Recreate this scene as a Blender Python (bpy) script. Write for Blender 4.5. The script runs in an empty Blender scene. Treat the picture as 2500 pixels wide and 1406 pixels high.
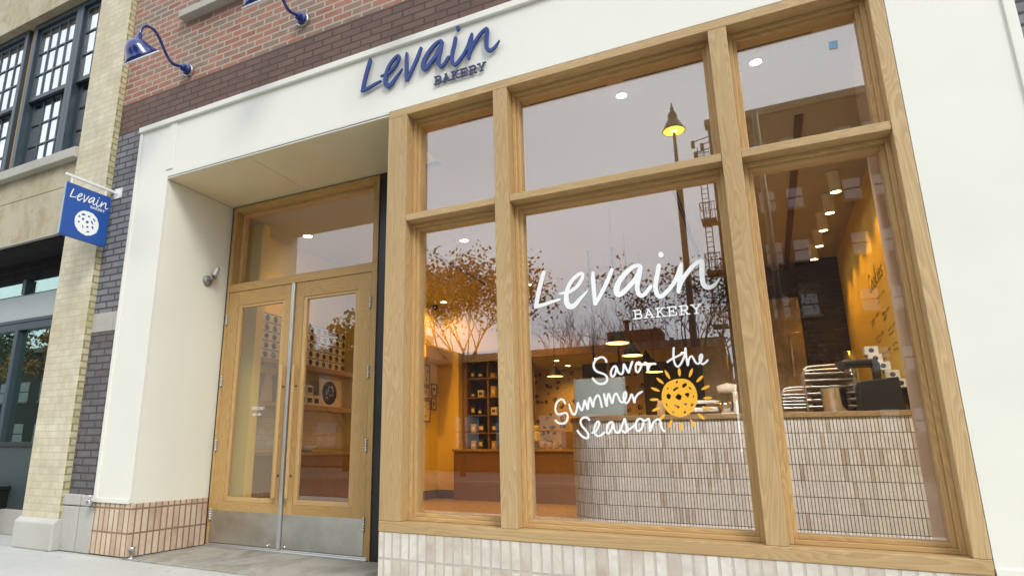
import bpy, bmesh, math, random
from mathutils import Vector, Matrix
from mathutils.geometry import tessellate_polygon
random.seed(7)
R = math.radians
sc = bpy.context.scene
COL = sc.collection

# ------------------------------------------------------------------ camera
cd = bpy.data.cameras.new('camera'); cam = bpy.data.objects.new('camera', cd); COL.objects.link(cam)
cam.matrix_world = Matrix(((0.88793045, 0.10723429, 0.44730339, 0.0),
                           (0.45997035, -0.21250882, -0.8621295, -3.7),
                           (0.00260607, 0.97125734, -0.23801764, 0.9),
                           (0, 0, 0, 1)))
cd.sensor_fit = 'HORIZONTAL'; cd.sensor_width = 36.0
cd.lens = 36.0 * 1508.0582 / 2500.0
cd.shift_x = (1250.0 - 1077.6813) / 2500.0
cd.shift_y = (725.934 - 703.0) / 2500.0
cd.clip_start = 0.05; cd.clip_end = 2000.0
sc.camera = cam

# ------------------------------------------------------------------ sky, sun, exposure
SUN_EL = 40.0          # degrees
world = bpy.data.worlds.new('World'); sc.world = world; world.use_nodes = True
wn = world.node_tree; wn.nodes.clear()
sky = wn.nodes.new('ShaderNodeTexSky'); sky.sky_type = 'NISHITA'; sky.sun_disc = False
sky.sun_elevation = R(SUN_EL)
sky.dust_density = 4.0; sky.air_density = 1.0
hs = wn.nodes.new('ShaderNodeHueSaturation'); hs.inputs['Saturation'].default_value = 0.16
# thin overcast: large soft streaks of cloud
tcw = wn.nodes.new('ShaderNodeTexCoord'); mpw = wn.nodes.new('ShaderNodeMapping')
mpw.inputs['Scale'].default_value = (1.2, 2.6, 3.0); mpw.inputs['Rotation'].default_value = (0.2, 0.0, 0.5)
nzw = wn.nodes.new('ShaderNodeTexNoise'); nzw.inputs['Scale'].default_value = 1.6; nzw.inputs['Detail'].default_value = 4.0
rpw = wn.nodes.new('ShaderNodeMapRange'); rpw.inputs['From Min'].default_value = .3; rpw.inputs['From Max'].default_value = .75
rpw.inputs['To Min'].default_value = 0.9; rpw.inputs['To Max'].default_value = 1.12
mxw = wn.nodes.new('ShaderNodeMix'); mxw.data_type = 'RGBA'; mxw.blend_type = 'MULTIPLY'; mxw.inputs['Factor'].default_value = 1.0
# level the brightness between zenith and horizon as a cloud layer does
flat = wn.nodes.new('ShaderNodeMix'); flat.data_type = 'RGBA'; flat.inputs['Factor'].default_value = 0.82
flat.inputs['B'].default_value = (9.7, 10.4, 11.1, 1)
bg = wn.nodes.new('ShaderNodeBackground'); bg.inputs['Strength'].default_value = 0.12
wo = wn.nodes.new('ShaderNodeOutputWorld')
wl = wn.links.new
wl(sky.outputs[0], hs.inputs['Color']); wl(hs.outputs[0], flat.inputs['A'])
wl(tcw.outputs['Generated'], mpw.inputs[0]); wl(mpw.outputs[0], nzw.inputs['Vector']); wl(nzw.outputs['Fac'], rpw.inputs[0])
wl(flat.outputs['Result'], mxw.inputs['A']); wl(rpw.outputs[0], mxw.inputs['B'])
wl(mxw.outputs['Result'], bg.inputs['Color']); wl(bg.outputs[0], wo.inputs[0])

sd = bpy.data.lights.new('sun', 'SUN'); sun = bpy.data.objects.new('sun', sd); COL.objects.link(sun)
sd.energy = 1.2; sd.angle = R(20); sd.color = (1.0, 0.96, 0.9)
el = R(SUN_EL)
to_sun = Vector((0.74 * math.cos(el), -0.67 * math.cos(el), math.sin(el))).normalized()
sun.rotation_euler = to_sun.to_track_quat('Z', 'Y').to_euler()
sky.sun_rotation = math.atan2(to_sun.x, to_sun.y)

vs = sc.view_settings
vs.view_transform = 'Standard'; vs.look = 'None'; vs.gamma = 1.0; vs.use_curve_mapping = False
vs.exposure = 0.5
cy_ = sc.cycles
cy_.use_denoising = True; cy_.max_bounces = 9; cy_.diffuse_bounces = 4; cy_.glossy_bounces = 4
cy_.transparent_max_bounces = 14; cy_.caustics_reflective = False; cy_.caustics_refractive = False
cy_.sample_clamp_indirect = 4.0

# ------------------------------------------------------------------ materials
def new_mat(name):
    m = bpy.data.materials.new(name); m.use_nodes = True
    nt = m.node_tree; b = nt.nodes['Principled BSDF']
    return m, nt, b

class N:
    """small node helper"""
    def __init__(s, nt): s.nt = nt
    def n(s, t, **kw):
        x = s.nt.nodes.new(t)
        for k, v in kw.items():
            if k in x.inputs: x.inputs[k].default_value = v
            else: setattr(x, k, v)
        return x
    def l(s, a, b): s.nt.links.new(a, b)
    def coords(s, scale=(1, 1, 1), rot=(0, 0, 0), loc=(0, 0, 0)):
        tc = s.n('ShaderNodeTexCoord'); mp = s.n('ShaderNodeMapping')
        mp.inputs['Scale'].default_value = scale; mp.inputs['Rotation'].default_value = rot; mp.inputs['Location'].default_value = loc
        s.l(tc.outputs['Object'], mp.inputs['Vector']); return mp.outputs[0]
    def noise(s, vec, scale, detail=3, rough=.5, dist=0.0):
        x = s.n('ShaderNodeTexNoise'); x.inputs['Scale'].default_value = scale; x.inputs['Detail'].default_value = detail
        x.inputs['Roughness'].default_value = rough; x.inputs['Distortion'].default_value = dist
        if vec is not None: s.l(vec, x.inputs['Vector'])
        return x.outputs['Fac']
    def mapr(s, v, a, b, c, d, clamp=True):
        x = s.n('ShaderNodeMapRange'); x.clamp = clamp
        for i, q in zip(('From Min', 'From Max', 'To Min', 'To Max'), (a, b, c, d)): x.inputs[i].default_value = q
        s.l(v, x.inputs[0]); return x.outputs[0]
    def math(s, op, a, b=None):
        x = s.n('ShaderNodeMath', operation=op)
        for i, q in enumerate((a, b)):
            if q is None: continue
            if isinstance(q, (int, float)): x.inputs[i].default_value = q
            else: s.l(q, x.inputs[i])
        return x.outputs[0]
    def mix(s, f, a, b, mode='MIX'):
        x = s.n('ShaderNodeMix', data_type='RGBA', blend_type=mode)
        for i, q in (('Factor', f), ('A', a), ('B', b)):
            if isinstance(q, (int, float)): x.inputs[i].default_value = q
            elif isinstance(q, (tuple, list)): x.inputs[i].default_value = (*q[:3], 1)
            else: s.l(q, x.inputs[i])
        return x.outputs['Result']
    def bump(s, h, strength, dist, b):
        x = s.n('ShaderNodeBump'); x.inputs['Strength'].default_value = strength; x.inputs['Distance'].default_value = dist
        s.l(h, x.inputs['Height']); s.l(x.outputs[0], b.inputs['Normal'])

def flatm(name, col, rough=.5, metal=0.0, var=.06, scale=4.0, bump=0.0, bscale=120.0, coat=0.0):
    m, nt, b = new_mat(name); k = N(nt)
    v = k.coords(); f = k.noise(v, scale, 4, .6)
    c2 = tuple(x * (1 - var * 2.2) for x in col); c1 = tuple(min(1, x * (1 + var)) for x in col)
    k.l(k.mix(k.mapr(f, .3, .7, 0, 1), c2, c1), b.inputs['Base Color'])
    k.l(k.mapr(f, .3, .7, rough * .85, min(1, rough * 1.15)), b.inputs['Roughness'])
    b.inputs['Metallic'].default_value = metal
    if coat: b.inputs['Coat Weight'].default_value = coat; b.inputs['Coat Roughness'].default_value = .08
    if bump: k.bump(k.noise(v, bscale, 3), bump, .003, b)
    return m

def glow(name, col, strength):
    m, nt, b = new_mat(name)
    b.inputs['Base Color'].default_value = (*col, 1); b.inputs['Emission Color'].default_value = (*col, 1)
    b.inputs['Emission Strength'].default_value = strength
    return m

def brick(name, cols, mortar, bw, rh, ms, offset=.5, vertical=False, mott=.35, rough=.8, bump=.6, dirt=None, big=.25, smear=0.0):
    """brickwork, laid along x+y and z so that it runs round corners"""
    m, nt, b = new_mat(name); k = N(nt)
    tc = k.n('ShaderNodeTexCoord'); sp = k.n('ShaderNodeSeparateXYZ'); k.l(tc.outputs['Object'], sp.inputs[0])
    u = k.math('ADD', sp.outputs[0], sp.outputs[1]); z = sp.outputs[2]
    # slightly crooked courses
    wob = k.math('MULTIPLY', k.math('SUBTRACT', k.noise(tc.outputs['Object'], 3.0, 2), .5), ms * .9)
    z2 = k.math('ADD', z, wob)
    cb = k.n('ShaderNodeCombineXYZ')
    if vertical: k.l(z2, cb.inputs[0]); k.l(u, cb.inputs[1])
    else: k.l(u, cb.inputs[0]); k.l(z2, cb.inputs[1])
    def bt(vec):
        x = k.n('ShaderNodeTexBrick'); x.offset = offset; x.offset_frequency = 2; x.squash = 1
        x.inputs['Scale'].default_value = 1; x.inputs['Mortar Size'].default_value = ms; x.inputs['Mortar Smooth'].default_value = .25
        x.inputs['Brick Width'].default_value = bw; x.inputs['Row Height'].default_value = rh; x.inputs['Bias'].default_value = 0
        x.inputs['Color1'].default_value = (0, 0, 0, 1); x.inputs['Color2'].default_value = (1, 1, 1, 1); x.inputs['Mortar'].default_value = (0, 0, 0, 1)
        k.l(vec, x.inputs['Vector']); return x
    b1 = bt(cb.outputs[0])
    sh = k.n('ShaderNodeVectorMath', operation='ADD'); sh.inputs[1].default_value = (bw * 14, rh * 8, 0); k.l(cb.outputs[0], sh.inputs[0])
    b2 = bt(sh.outputs[0])
    c = k.mix(b1.outputs['Color'], cols[0], cols[1])
    c = k.mix(k.mapr(b2.outputs['Color'], .55, .75, 0, 1), c, cols[2])
    fine = k.noise(tc.outputs['Object'], 28, 6, .7); med = k.noise(tc.outputs['Object'], 5, 4, .6)
    c = k.mix(k.mapr(fine, .25, .75, mott, 0), c, tuple(x * .45 for x in cols[0]))
    c = k.mix(k.mapr(med, .3, .75, 0, big), c, tuple(min(1, x * 1.7 + .05) for x in cols[1]))
    mo = k.mix(k.mapr(fine, .3, .7, 0, .5), mortar, tuple(x * .6 for x in mortar))
    fac = b1.outputs['Fac']
    if smear:   # mortar washed over the faces
        fac = k.math('MAXIMUM', fac, k.mapr(k.noise(tc.outputs['Object'], 9, 5, .7), .5, .68, 0, smear))
    c = k.mix(fac, c, mo)
    if dirt: c = k.mix(k.mapr(k.noise(tc.outputs['Object'], 1.3, 5, .65), .5, .72, 0, dirt[1]), c, dirt[0])
    k.l(c, b.inputs['Base Color']); b.inputs['Roughness'].default_value = rough
    h = k.math('ADD', k.math('MULTIPLY', b1.outputs['Fac'], -1.0), k.math('MULTIPLY', fine, .35))
    k.bump(h, bump, .006, b)
    return m

def oak(name, axis, tint=1.0, seed=0.0, warm=0.0):
    """plain-sawn oak: contour lines of a noise field drawn out along the grain"""
    m, nt, b = new_mat(name); k = N(nt)
    s = [5.2, 5.2, 5.2]; s[axis] = .55
    # every board in the joinery gets its own figure
    oi = k.n('ShaderNodeObjectInfo'); cb = k.n('ShaderNodeCombineXYZ')
    for q in range(3): k.l(k.math('MULTIPLY', oi.outputs['Random'], 11.0 + 7 * q), cb.inputs[q])
    va = k.n('ShaderNodeVectorMath', operation='ADD'); k.l(k.coords(tuple(s), loc=(seed, seed * 1.7, seed * .6)), va.inputs[0]); k.l(cb.outputs[0], va.inputs[1])
    f = k.noise(va.outputs[0], 1.5, 2, .45, .3)
    rings = k.math('FRACT', k.math('MULTIPLY', f, 24.0))
    line = k.math('MULTIPLY', k.mapr(rings, .0, .75, 0, 1), k.mapr(rings, .82, 1.0, 1, 0))
    s2 = [210, 210, 210]; s2[axis] = 6.0
    pores = k.noise(k.coords(tuple(s2)), 1.0, 2, .5)
    s3 = [1.3, 1.3, 1.3]; s3[axis] = .35
    vb = k.n('ShaderNodeVectorMath', operation='ADD'); k.l(k.coords(tuple(s3), loc=(3 + seed, 0, 1)), vb.inputs[0]); k.l(cb.outputs[0], vb.inputs[1])
    blotch = k.noise(vb.outputs[0], 1.0, 3, .5)
    light = (.60 * tint, (.422 - .018 * warm) * tint, (.212 - .032 * warm) * tint); mid = (.44 * tint, (.286 - .015 * warm) * tint, (.122 - .016 * warm) * tint); dark = (.285 * tint, .172 * tint, .068 * tint)
    c = k.mix(k.mapr(blotch, .3, .7, 0, 1), light, mid)
    c = k.mix(k.math('MULTIPLY', line, .40), c, dark)
    c = k.mix(k.mapr(pores, .58, .75, 0, .5), c, dark)
    k.l(c, b.inputs['Base Color'])
    k.l(k.mapr(pores, .3, .7, .42, .6), b.inputs['Roughness'])
    k.bump(k.math('SUBTRACT', k.math('MULTIPLY', line, -.3), pores), .12, .002, b)
    return m

def glassm(name, base=.10, graze=.75, tint=(1, 1, 1), rough=0.0, refl=(1, 1, 1)):
    m, nt, b = new_mat(name); k = N(nt); nt.nodes.remove(b)
    lw = k.n('ShaderNodeLayerWeight'); lw.inputs['Blend'].default_value = .5
    p = k.math('POWER', lw.outputs['Facing'], 3.5)
    fac = k.math('ADD', k.math('MULTIPLY', p, graze), base)
    tr = k.n('ShaderNodeBsdfTransparent'); tr.inputs[0].default_value = (*tint, 1)
    gl = k.n('ShaderNodeBsdfGlossy'); gl.inputs['Roughness'].default_value = rough; gl.inputs[0].default_value = (*refl, 1)
    # float glass is never quite flat
    bp = k.n('ShaderNodeBump'); bp.inputs['Strength'].default_value = .05; bp.inputs['Distance'].default_value = .004
    k.l(k.noise(k.coords(), 1.6, 1), bp.inputs['Height']); k.l(bp.outputs[0], gl.inputs['Normal'])
    mx = k.n('ShaderNodeMixShader'); k.l(fac, mx.inputs[0]); k.l(tr.outputs[0], mx.inputs[1]); k.l(gl.outputs[0], mx.inputs[2])
    k.l(mx.outputs[0], nt.nodes['Material Output'].inputs[0])
    return m

def concrete(name, col, stain=None, scale=1.0):
    m, nt, b = new_mat(name); k = N(nt); v = k.coords()
    big = k.noise(v, .9 * scale, 5, .6); fine = k.noise(v, 60, 5, .7); sp = k.noise(v, 230, 2)
    c = k.mix(k.mapr(big, .3, .7, 0, 1), tuple(x * .84 for x in col), tuple(x * 1.08 for x in col))
    c = k.mix(k.mapr(fine, .3, .7, .35, 0), c, tuple(x * .6 for x in col))
    c = k.mix(k.mapr(sp, .66, .76, 0, .5), c, tuple(x * .45 for x in col))
    vo = k.n('ShaderNodeTexVoronoi'); vo.inputs['Scale'].default_value = 5.5; k.l(v, vo.inputs['Vector'])
    gum = k.math('MULTIPLY', k.mapr(vo.outputs['Distance'], .10, .13, 1, 0), k.mapr(k.noise(v, 3.1, 2), .5, .56, 0, .45))
    c = k.mix(gum, c, tuple(x * .42 for x in col))
    c = k.mix(k.mapr(k.noise(v, 2.6, 7, .75, .8), .52, .72, 0, .4), c, tuple(x * .66 for x in col))
    if stain:
        st = k.noise(k.coords((1.6, .8, 1)), 2.2, 7, .72, .6)
        c = k.mix(k.mapr(st, .45, .62, 0, .85), c, stain)
    k.l(c, b.inputs['Base Color']); b.inputs['Roughness'].default_value = .85
    k.bump(fine, .35, .004, b)
    return m

M = {}
M['white'] = flatm('white_paint', (.80, .785, .705), .42, var=.012, scale=1.5)
M['cream'] = flatm('cream_paint', (.83, .82, .70), .5, var=.015, scale=1.5)
M['soffit'] = flatm('soffit_paint', (.76, .665, .43), .6, var=.02, scale=2)
M['red_brick'] = brick('red_brick', ((.265, .108, .075), (.37, .165, .11), (.21, .165, .132)), (.45, .385, .30), .205, .0677, .0105, mott=.4, big=.3)
M['brown_brick'] = brick('brown_painted_brick', ((.150, .090, .070), (.175, .108, .085), (.135, .082, .066)), (.092, .058, .047), .205, .0677, .009, mott=.3, big=.12)
M['grey_brick'] = brick('grey_painted_brick', ((.185, .185, .205), (.24, .24, .262), (.165, .162, .172)), (.075, .07, .075), .215, .0677, .010, mott=.4, big=.2)
M['dark_brick'] = brick('dark_bloomed_brick', ((.105, .098, .103), (.155, .145, .15), (.12, .095, .088)), (.07, .062, .062), .205, .0677, .009, mott=.5, big=.3, dirt=((.40, .39, .40), .5))
M['lime_brick'] = brick('limewashed_brick', ((.575, .505, .365), (.61, .54, .40), (.55, .475, .335)), (.55, .48, .34), .205, .066, .004, mott=.24, big=.4, bump=.12, dirt=((.45, .38, .23), .55), smear=.6)
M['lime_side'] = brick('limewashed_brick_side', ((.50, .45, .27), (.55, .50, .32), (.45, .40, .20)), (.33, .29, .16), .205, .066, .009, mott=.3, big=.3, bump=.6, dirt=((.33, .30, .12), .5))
M['stone'] = concrete('grey_limestone', (.50, .48, .42))
M['base_stone'] = concrete('pale_base_stone', (.52, .51, .47))
M['spandrel'] = concrete('buff_limestone', (.53, .465, .33), stain=(.36, .29, .18))
M['pink_brick'] = brick('pink_thin_brick', ((.60, .44, .31), (.66, .52, .38), (.52, .35, .25)), (.30, .19, .125), .197, .0655, .0085, offset=0.0, vertical=True, mott=.3, big=.3, bump=.5, smear=.25)
M['pale_brick'] = brick('pale_thin_brick', ((.62, .54, .445), (.67, .60, .51), (.50, .385, .30)), (.56, .51, .44), .197, .064, .008, offset=0.0, vertical=True, mott=.3, big=.45, bump=.6, smear=.55)
M['oak_z'] = oak('oak_upright', 2, seed=.0)
M['oak_x'] = oak('oak_level', 0, seed=2.3)
M['oak_door_z'] = oak('oak_door_upright', 2, 1.0, seed=5.1, warm=2.2)
M['oak_door_x'] = oak('oak_door_level', 0, 1.0, seed=7.7, warm=2.2)
M['oak_bead_x'] = oak('oak_bead_level', 0, 1.1, seed=4.9, warm=1)
M['oak_bead'] = oak('oak_bead', 2, 1.15, seed=1.2, warm=1)
M['walnut'] = oak('counter_wood', 0, .62, seed=3.3)
M['shelf_wood'] = oak('shelf_wood', 1, .8, seed=4.4, warm=1)
M['dark_wood'] = oak('dark_shelf_wood', 2, .40, seed=9.4, warm=1)
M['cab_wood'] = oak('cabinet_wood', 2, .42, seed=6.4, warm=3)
M['glass'] = glassm('window_glass', .14, .6)
M['door_glass'] = glassm('door_glass', .09, .6)
M['shop_glass'] = glassm('storefront_glass', .28, .6, tint=(.75, .9, .85), refl=(.8, .98, .93))
M['sash_glass'] = glassm('sash_glass', .62, .35, tint=(.6, .65, .7), refl=(.95, .96, 1))
M['shield'] = glassm('acrylic_shield', .06, .5)
M['steel'] = flatm('brushed_steel', (.62, .61, .59), .32, 1.0, var=.05, scale=9)
M['kick'] = flatm('kick_plate_steel', (.62, .62, .58), .36, 1.0, var=.08, scale=6)
M['alu'] = flatm('aluminium', (.72, .73, .74), .35, .9, var=.03)
M['chrome'] = flatm('chrome', (.75, .75, .74), .14, 1.0, var=.02)
M['lamp_tinted_steel'] = flatm('lamp_tinted_panel', (.52, .40, .22), .33, 1.0, var=.15, scale=5)  # steel with the amber of the lamps put into its colour
M['blue'] = flatm('blue_enamel', (.008, .026, .16), .18, var=.03, coat=.6)
M['sign_blue'] = flatm('sign_blue', (.018, .085, .36), .42, var=.02)
M['letter_blue'] = flatm('letter_blue', (.012, .043, .215), .42, var=.03)
M['letter_navy'] = flatm('letter_navy', (.035, .05, .13), .4, var=.03)
M['sign_white'] = flatm('sign_white', (.82, .82, .81), .4, var=.01)
M['vinyl_white'] = flatm('white_vinyl', (.88, .9, .9), .5, var=.01)
M['vinyl_yellow'] = flatm('yellow_vinyl', (.93, .47, .03), .5, var=.01)
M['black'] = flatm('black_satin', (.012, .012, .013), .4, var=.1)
M['matte_black'] = flatm('matte_black', (.006, .006, .006), .9, var=.1)
M['bronze'] = flatm('dark_bronze', (.022, .021, .022), .45, var=.15)
M['blue_frame'] = flatm('slate_blue_frame', (.042, .062, .08), .4, var=.08)
M['teal_panel'] = flatm('dark_teal_panel', (.045, .065, .065), .5, var=.06)
M['grey_panel'] = flatm('pale_grey_panel', (.44, .49, .49), .45, var=.03)
M['bare_wood'] = oak('raw_timber', 2, 1.15, seed=8.1, warm=2)
M['walk'] = concrete('sidewalk_concrete', (.57, .575, .54))
M['step'] = concrete('doorstep_concrete', (.44, .42, .36), stain=(.22, .21, .18))
M['asphalt'] = concrete('asphalt', (.055, .055, .056))
M['kerb'] = concrete('kerb_stone', (.36, .36, .34))
M['plaster'] = flatm('warm_plaster', (.78, .63, .15), .7, var=.02, scale=1.2, bump=.1)
M['ceil'] = flatm('ceiling_paint', (.44, .425, .385), .75, var=.015)
M['tan_wall'] = flatm('tan_window_return', (.66, .52, .40), .7, var=.02)
M['floor'] = flatm('terrazzo_floor', (.40, .31, .19), .3, var=.12, scale=30)
M['baseboard'] = flatm('brown_baseboard', (.13, .085, .06), .5)
M['paper'] = flatm('white_card', (.70, .66, .58), .7, var=.03)
M['kraft'] = flatm('kraft_paper', (.50, .36, .22), .8, var=.05)
M['navy'] = flatm('navy_print', (.03, .035, .10), .6)
M['grey_board'] = flatm('grey_blue_board', (.33, .40, .42), .3, var=.02)
M['slate'] = flatm('slate_board', (.04, .037, .032), .5, var=.2, scale=3)
M['frame_wood'] = oak('picture_frame_wood', 2, .38, seed=1.9, warm=1)
M['lamp_on'] = glow('downlight_glow', (1.0, .78, .42), 22)
M['pend_on'] = glow('pendant_inside', (1.0, .72, .26), 2.6)
M['street_on'] = glow('sodium_glow', (1.0, .42, .03), 11.0)
M['street_hot'] = glow('sodium_bulb', (1.0, .62, .12), 40.0)
M['bark'] = flatm('bark', (.065, .05, .042), .9, var=.2)
M['leaf_orange'] = flatm('orange_leaf', (.34, .16, .03), .7, var=.3, scale=2)
M['leaf_dark'] = flatm('brown_leaf', (.10, .055, .022), .7, var=.3, scale=2)
M['leaf_green'] = flatm('green_leaf', (.06, .085, .03), .7, var=.3, scale=2)
M['far_brick'] = flatm('far_brown_brick', (.055, .034, .026), .85, var=.15, scale=.6)
M['far_brick_pale'] = flatm('far_buff_brick', (.20, .16, .12), .85, var=.15, scale=.6)
M['far_glass'] = flatm('far_window_glass', (.20, .195, .195), .08, .9, var=.15)
M['fixture'] = flatm('grey_fixture_paint', (.27, .265, .23), .45, .4)
M['iron'] = flatm('black_iron', (.02, .018, .017), .6)
M['lamp_green'] = flatm('lamp_post_paint', (.04, .036, .03), .5)
M['car_paint'] = flatm('silver_car_paint', (.45, .46, .47), .25, .6, coat=.8)
M['rubber'] = flatm('rubber', (.02, .02, .02), .8)
# lettering as drawn strokes: [x, z, width] in metres on the window plane
LEVAIN=[[[[-1.215,2.04,.0285],[-1.234,1.983,.03],[-1.258,1.9,.0305],[-1.275,1.819,.028],[-1.274,1.815,.027],[-1.221,1.822,.0245],[-1.167,1.835,.022],[-1.114,1.845,.014]]],[[[-1.112,1.883,.012],[-1.078,1.885,.0185],[-1.039,1.892,.0235],[-.993,1.922,.024],[-.963,1.963,.024],[-.956,1.991,.0215],[-.971,2.001,.022],[-1.008,1.979,.025],[-1.041,1.944,.027],[-1.064,1.896,.0295],[-1.071,1.847,.0325],[-1.065,1.807,.036],[-1.045,1.79,.036],[-1.017,1.798,.031],[-.98,1.835,.0235],[-.945,1.867,.016],[-.928,1.888,.0075]]],[[[-.889,1.995,.0205],[-.891,1.957,.0265],[-.889,1.884,.027],[-.887,1.794,.024],[-.881,1.796,.0235],[-.846,1.851,.0265],[-.802,1.93,.0275],[-.769,2.0,.0225]]],[[[-.597,1.995,.027],[-.606,2.005,.024],[-.638,2.001,.027],[-.685,1.968,.032],[-.728,1.92,.035],[-.749,1.87,.038],[-.743,1.836,.0325],[-.716,1.841,.031],[-.675,1.876,.031],[-.63,1.924,.0295],[-.602,1.972,.028],[-.595,1.995,.027],[-.606,1.944,.03],[-.622,1.881,.0285],[-.621,1.837,.027],[-.605,1.812,.025],[-.577,1.825,.0245],[-.544,1.864,.024]]],[[[-.487,1.989,.0255],[-.498,1.941,.028],[-.513,1.885,.028],[-.517,1.84,.027],[-.509,1.807,.026],[-.488,1.795,.026],[-.458,1.817,.025],[-.421,1.855,.0245],[-.39,1.904,.024],[-.371,1.953,.0215],[-.359,1.983,.0145]],[[-.47,2.06,.028],[-.468,2.05,.0295]]],[[[-.359,1.981,.016],[-.367,1.936,.025],[-.378,1.869,.027],[-.388,1.813,.024]],[[-.386,1.824,.0185],[-.364,1.878,.027],[-.33,1.922,.026],[-.29,1.964,.0255],[-.255,1.982,.0265],[-.244,1.97,.0295],[-.249,1.92,.0295],[-.251,1.864,.0275],[-.242,1.831,.0275],[-.22,1.818,.0255],[-.192,1.829,.021],[-.171,1.85,.0135],[-.155,1.869,.0055]]]]
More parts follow.
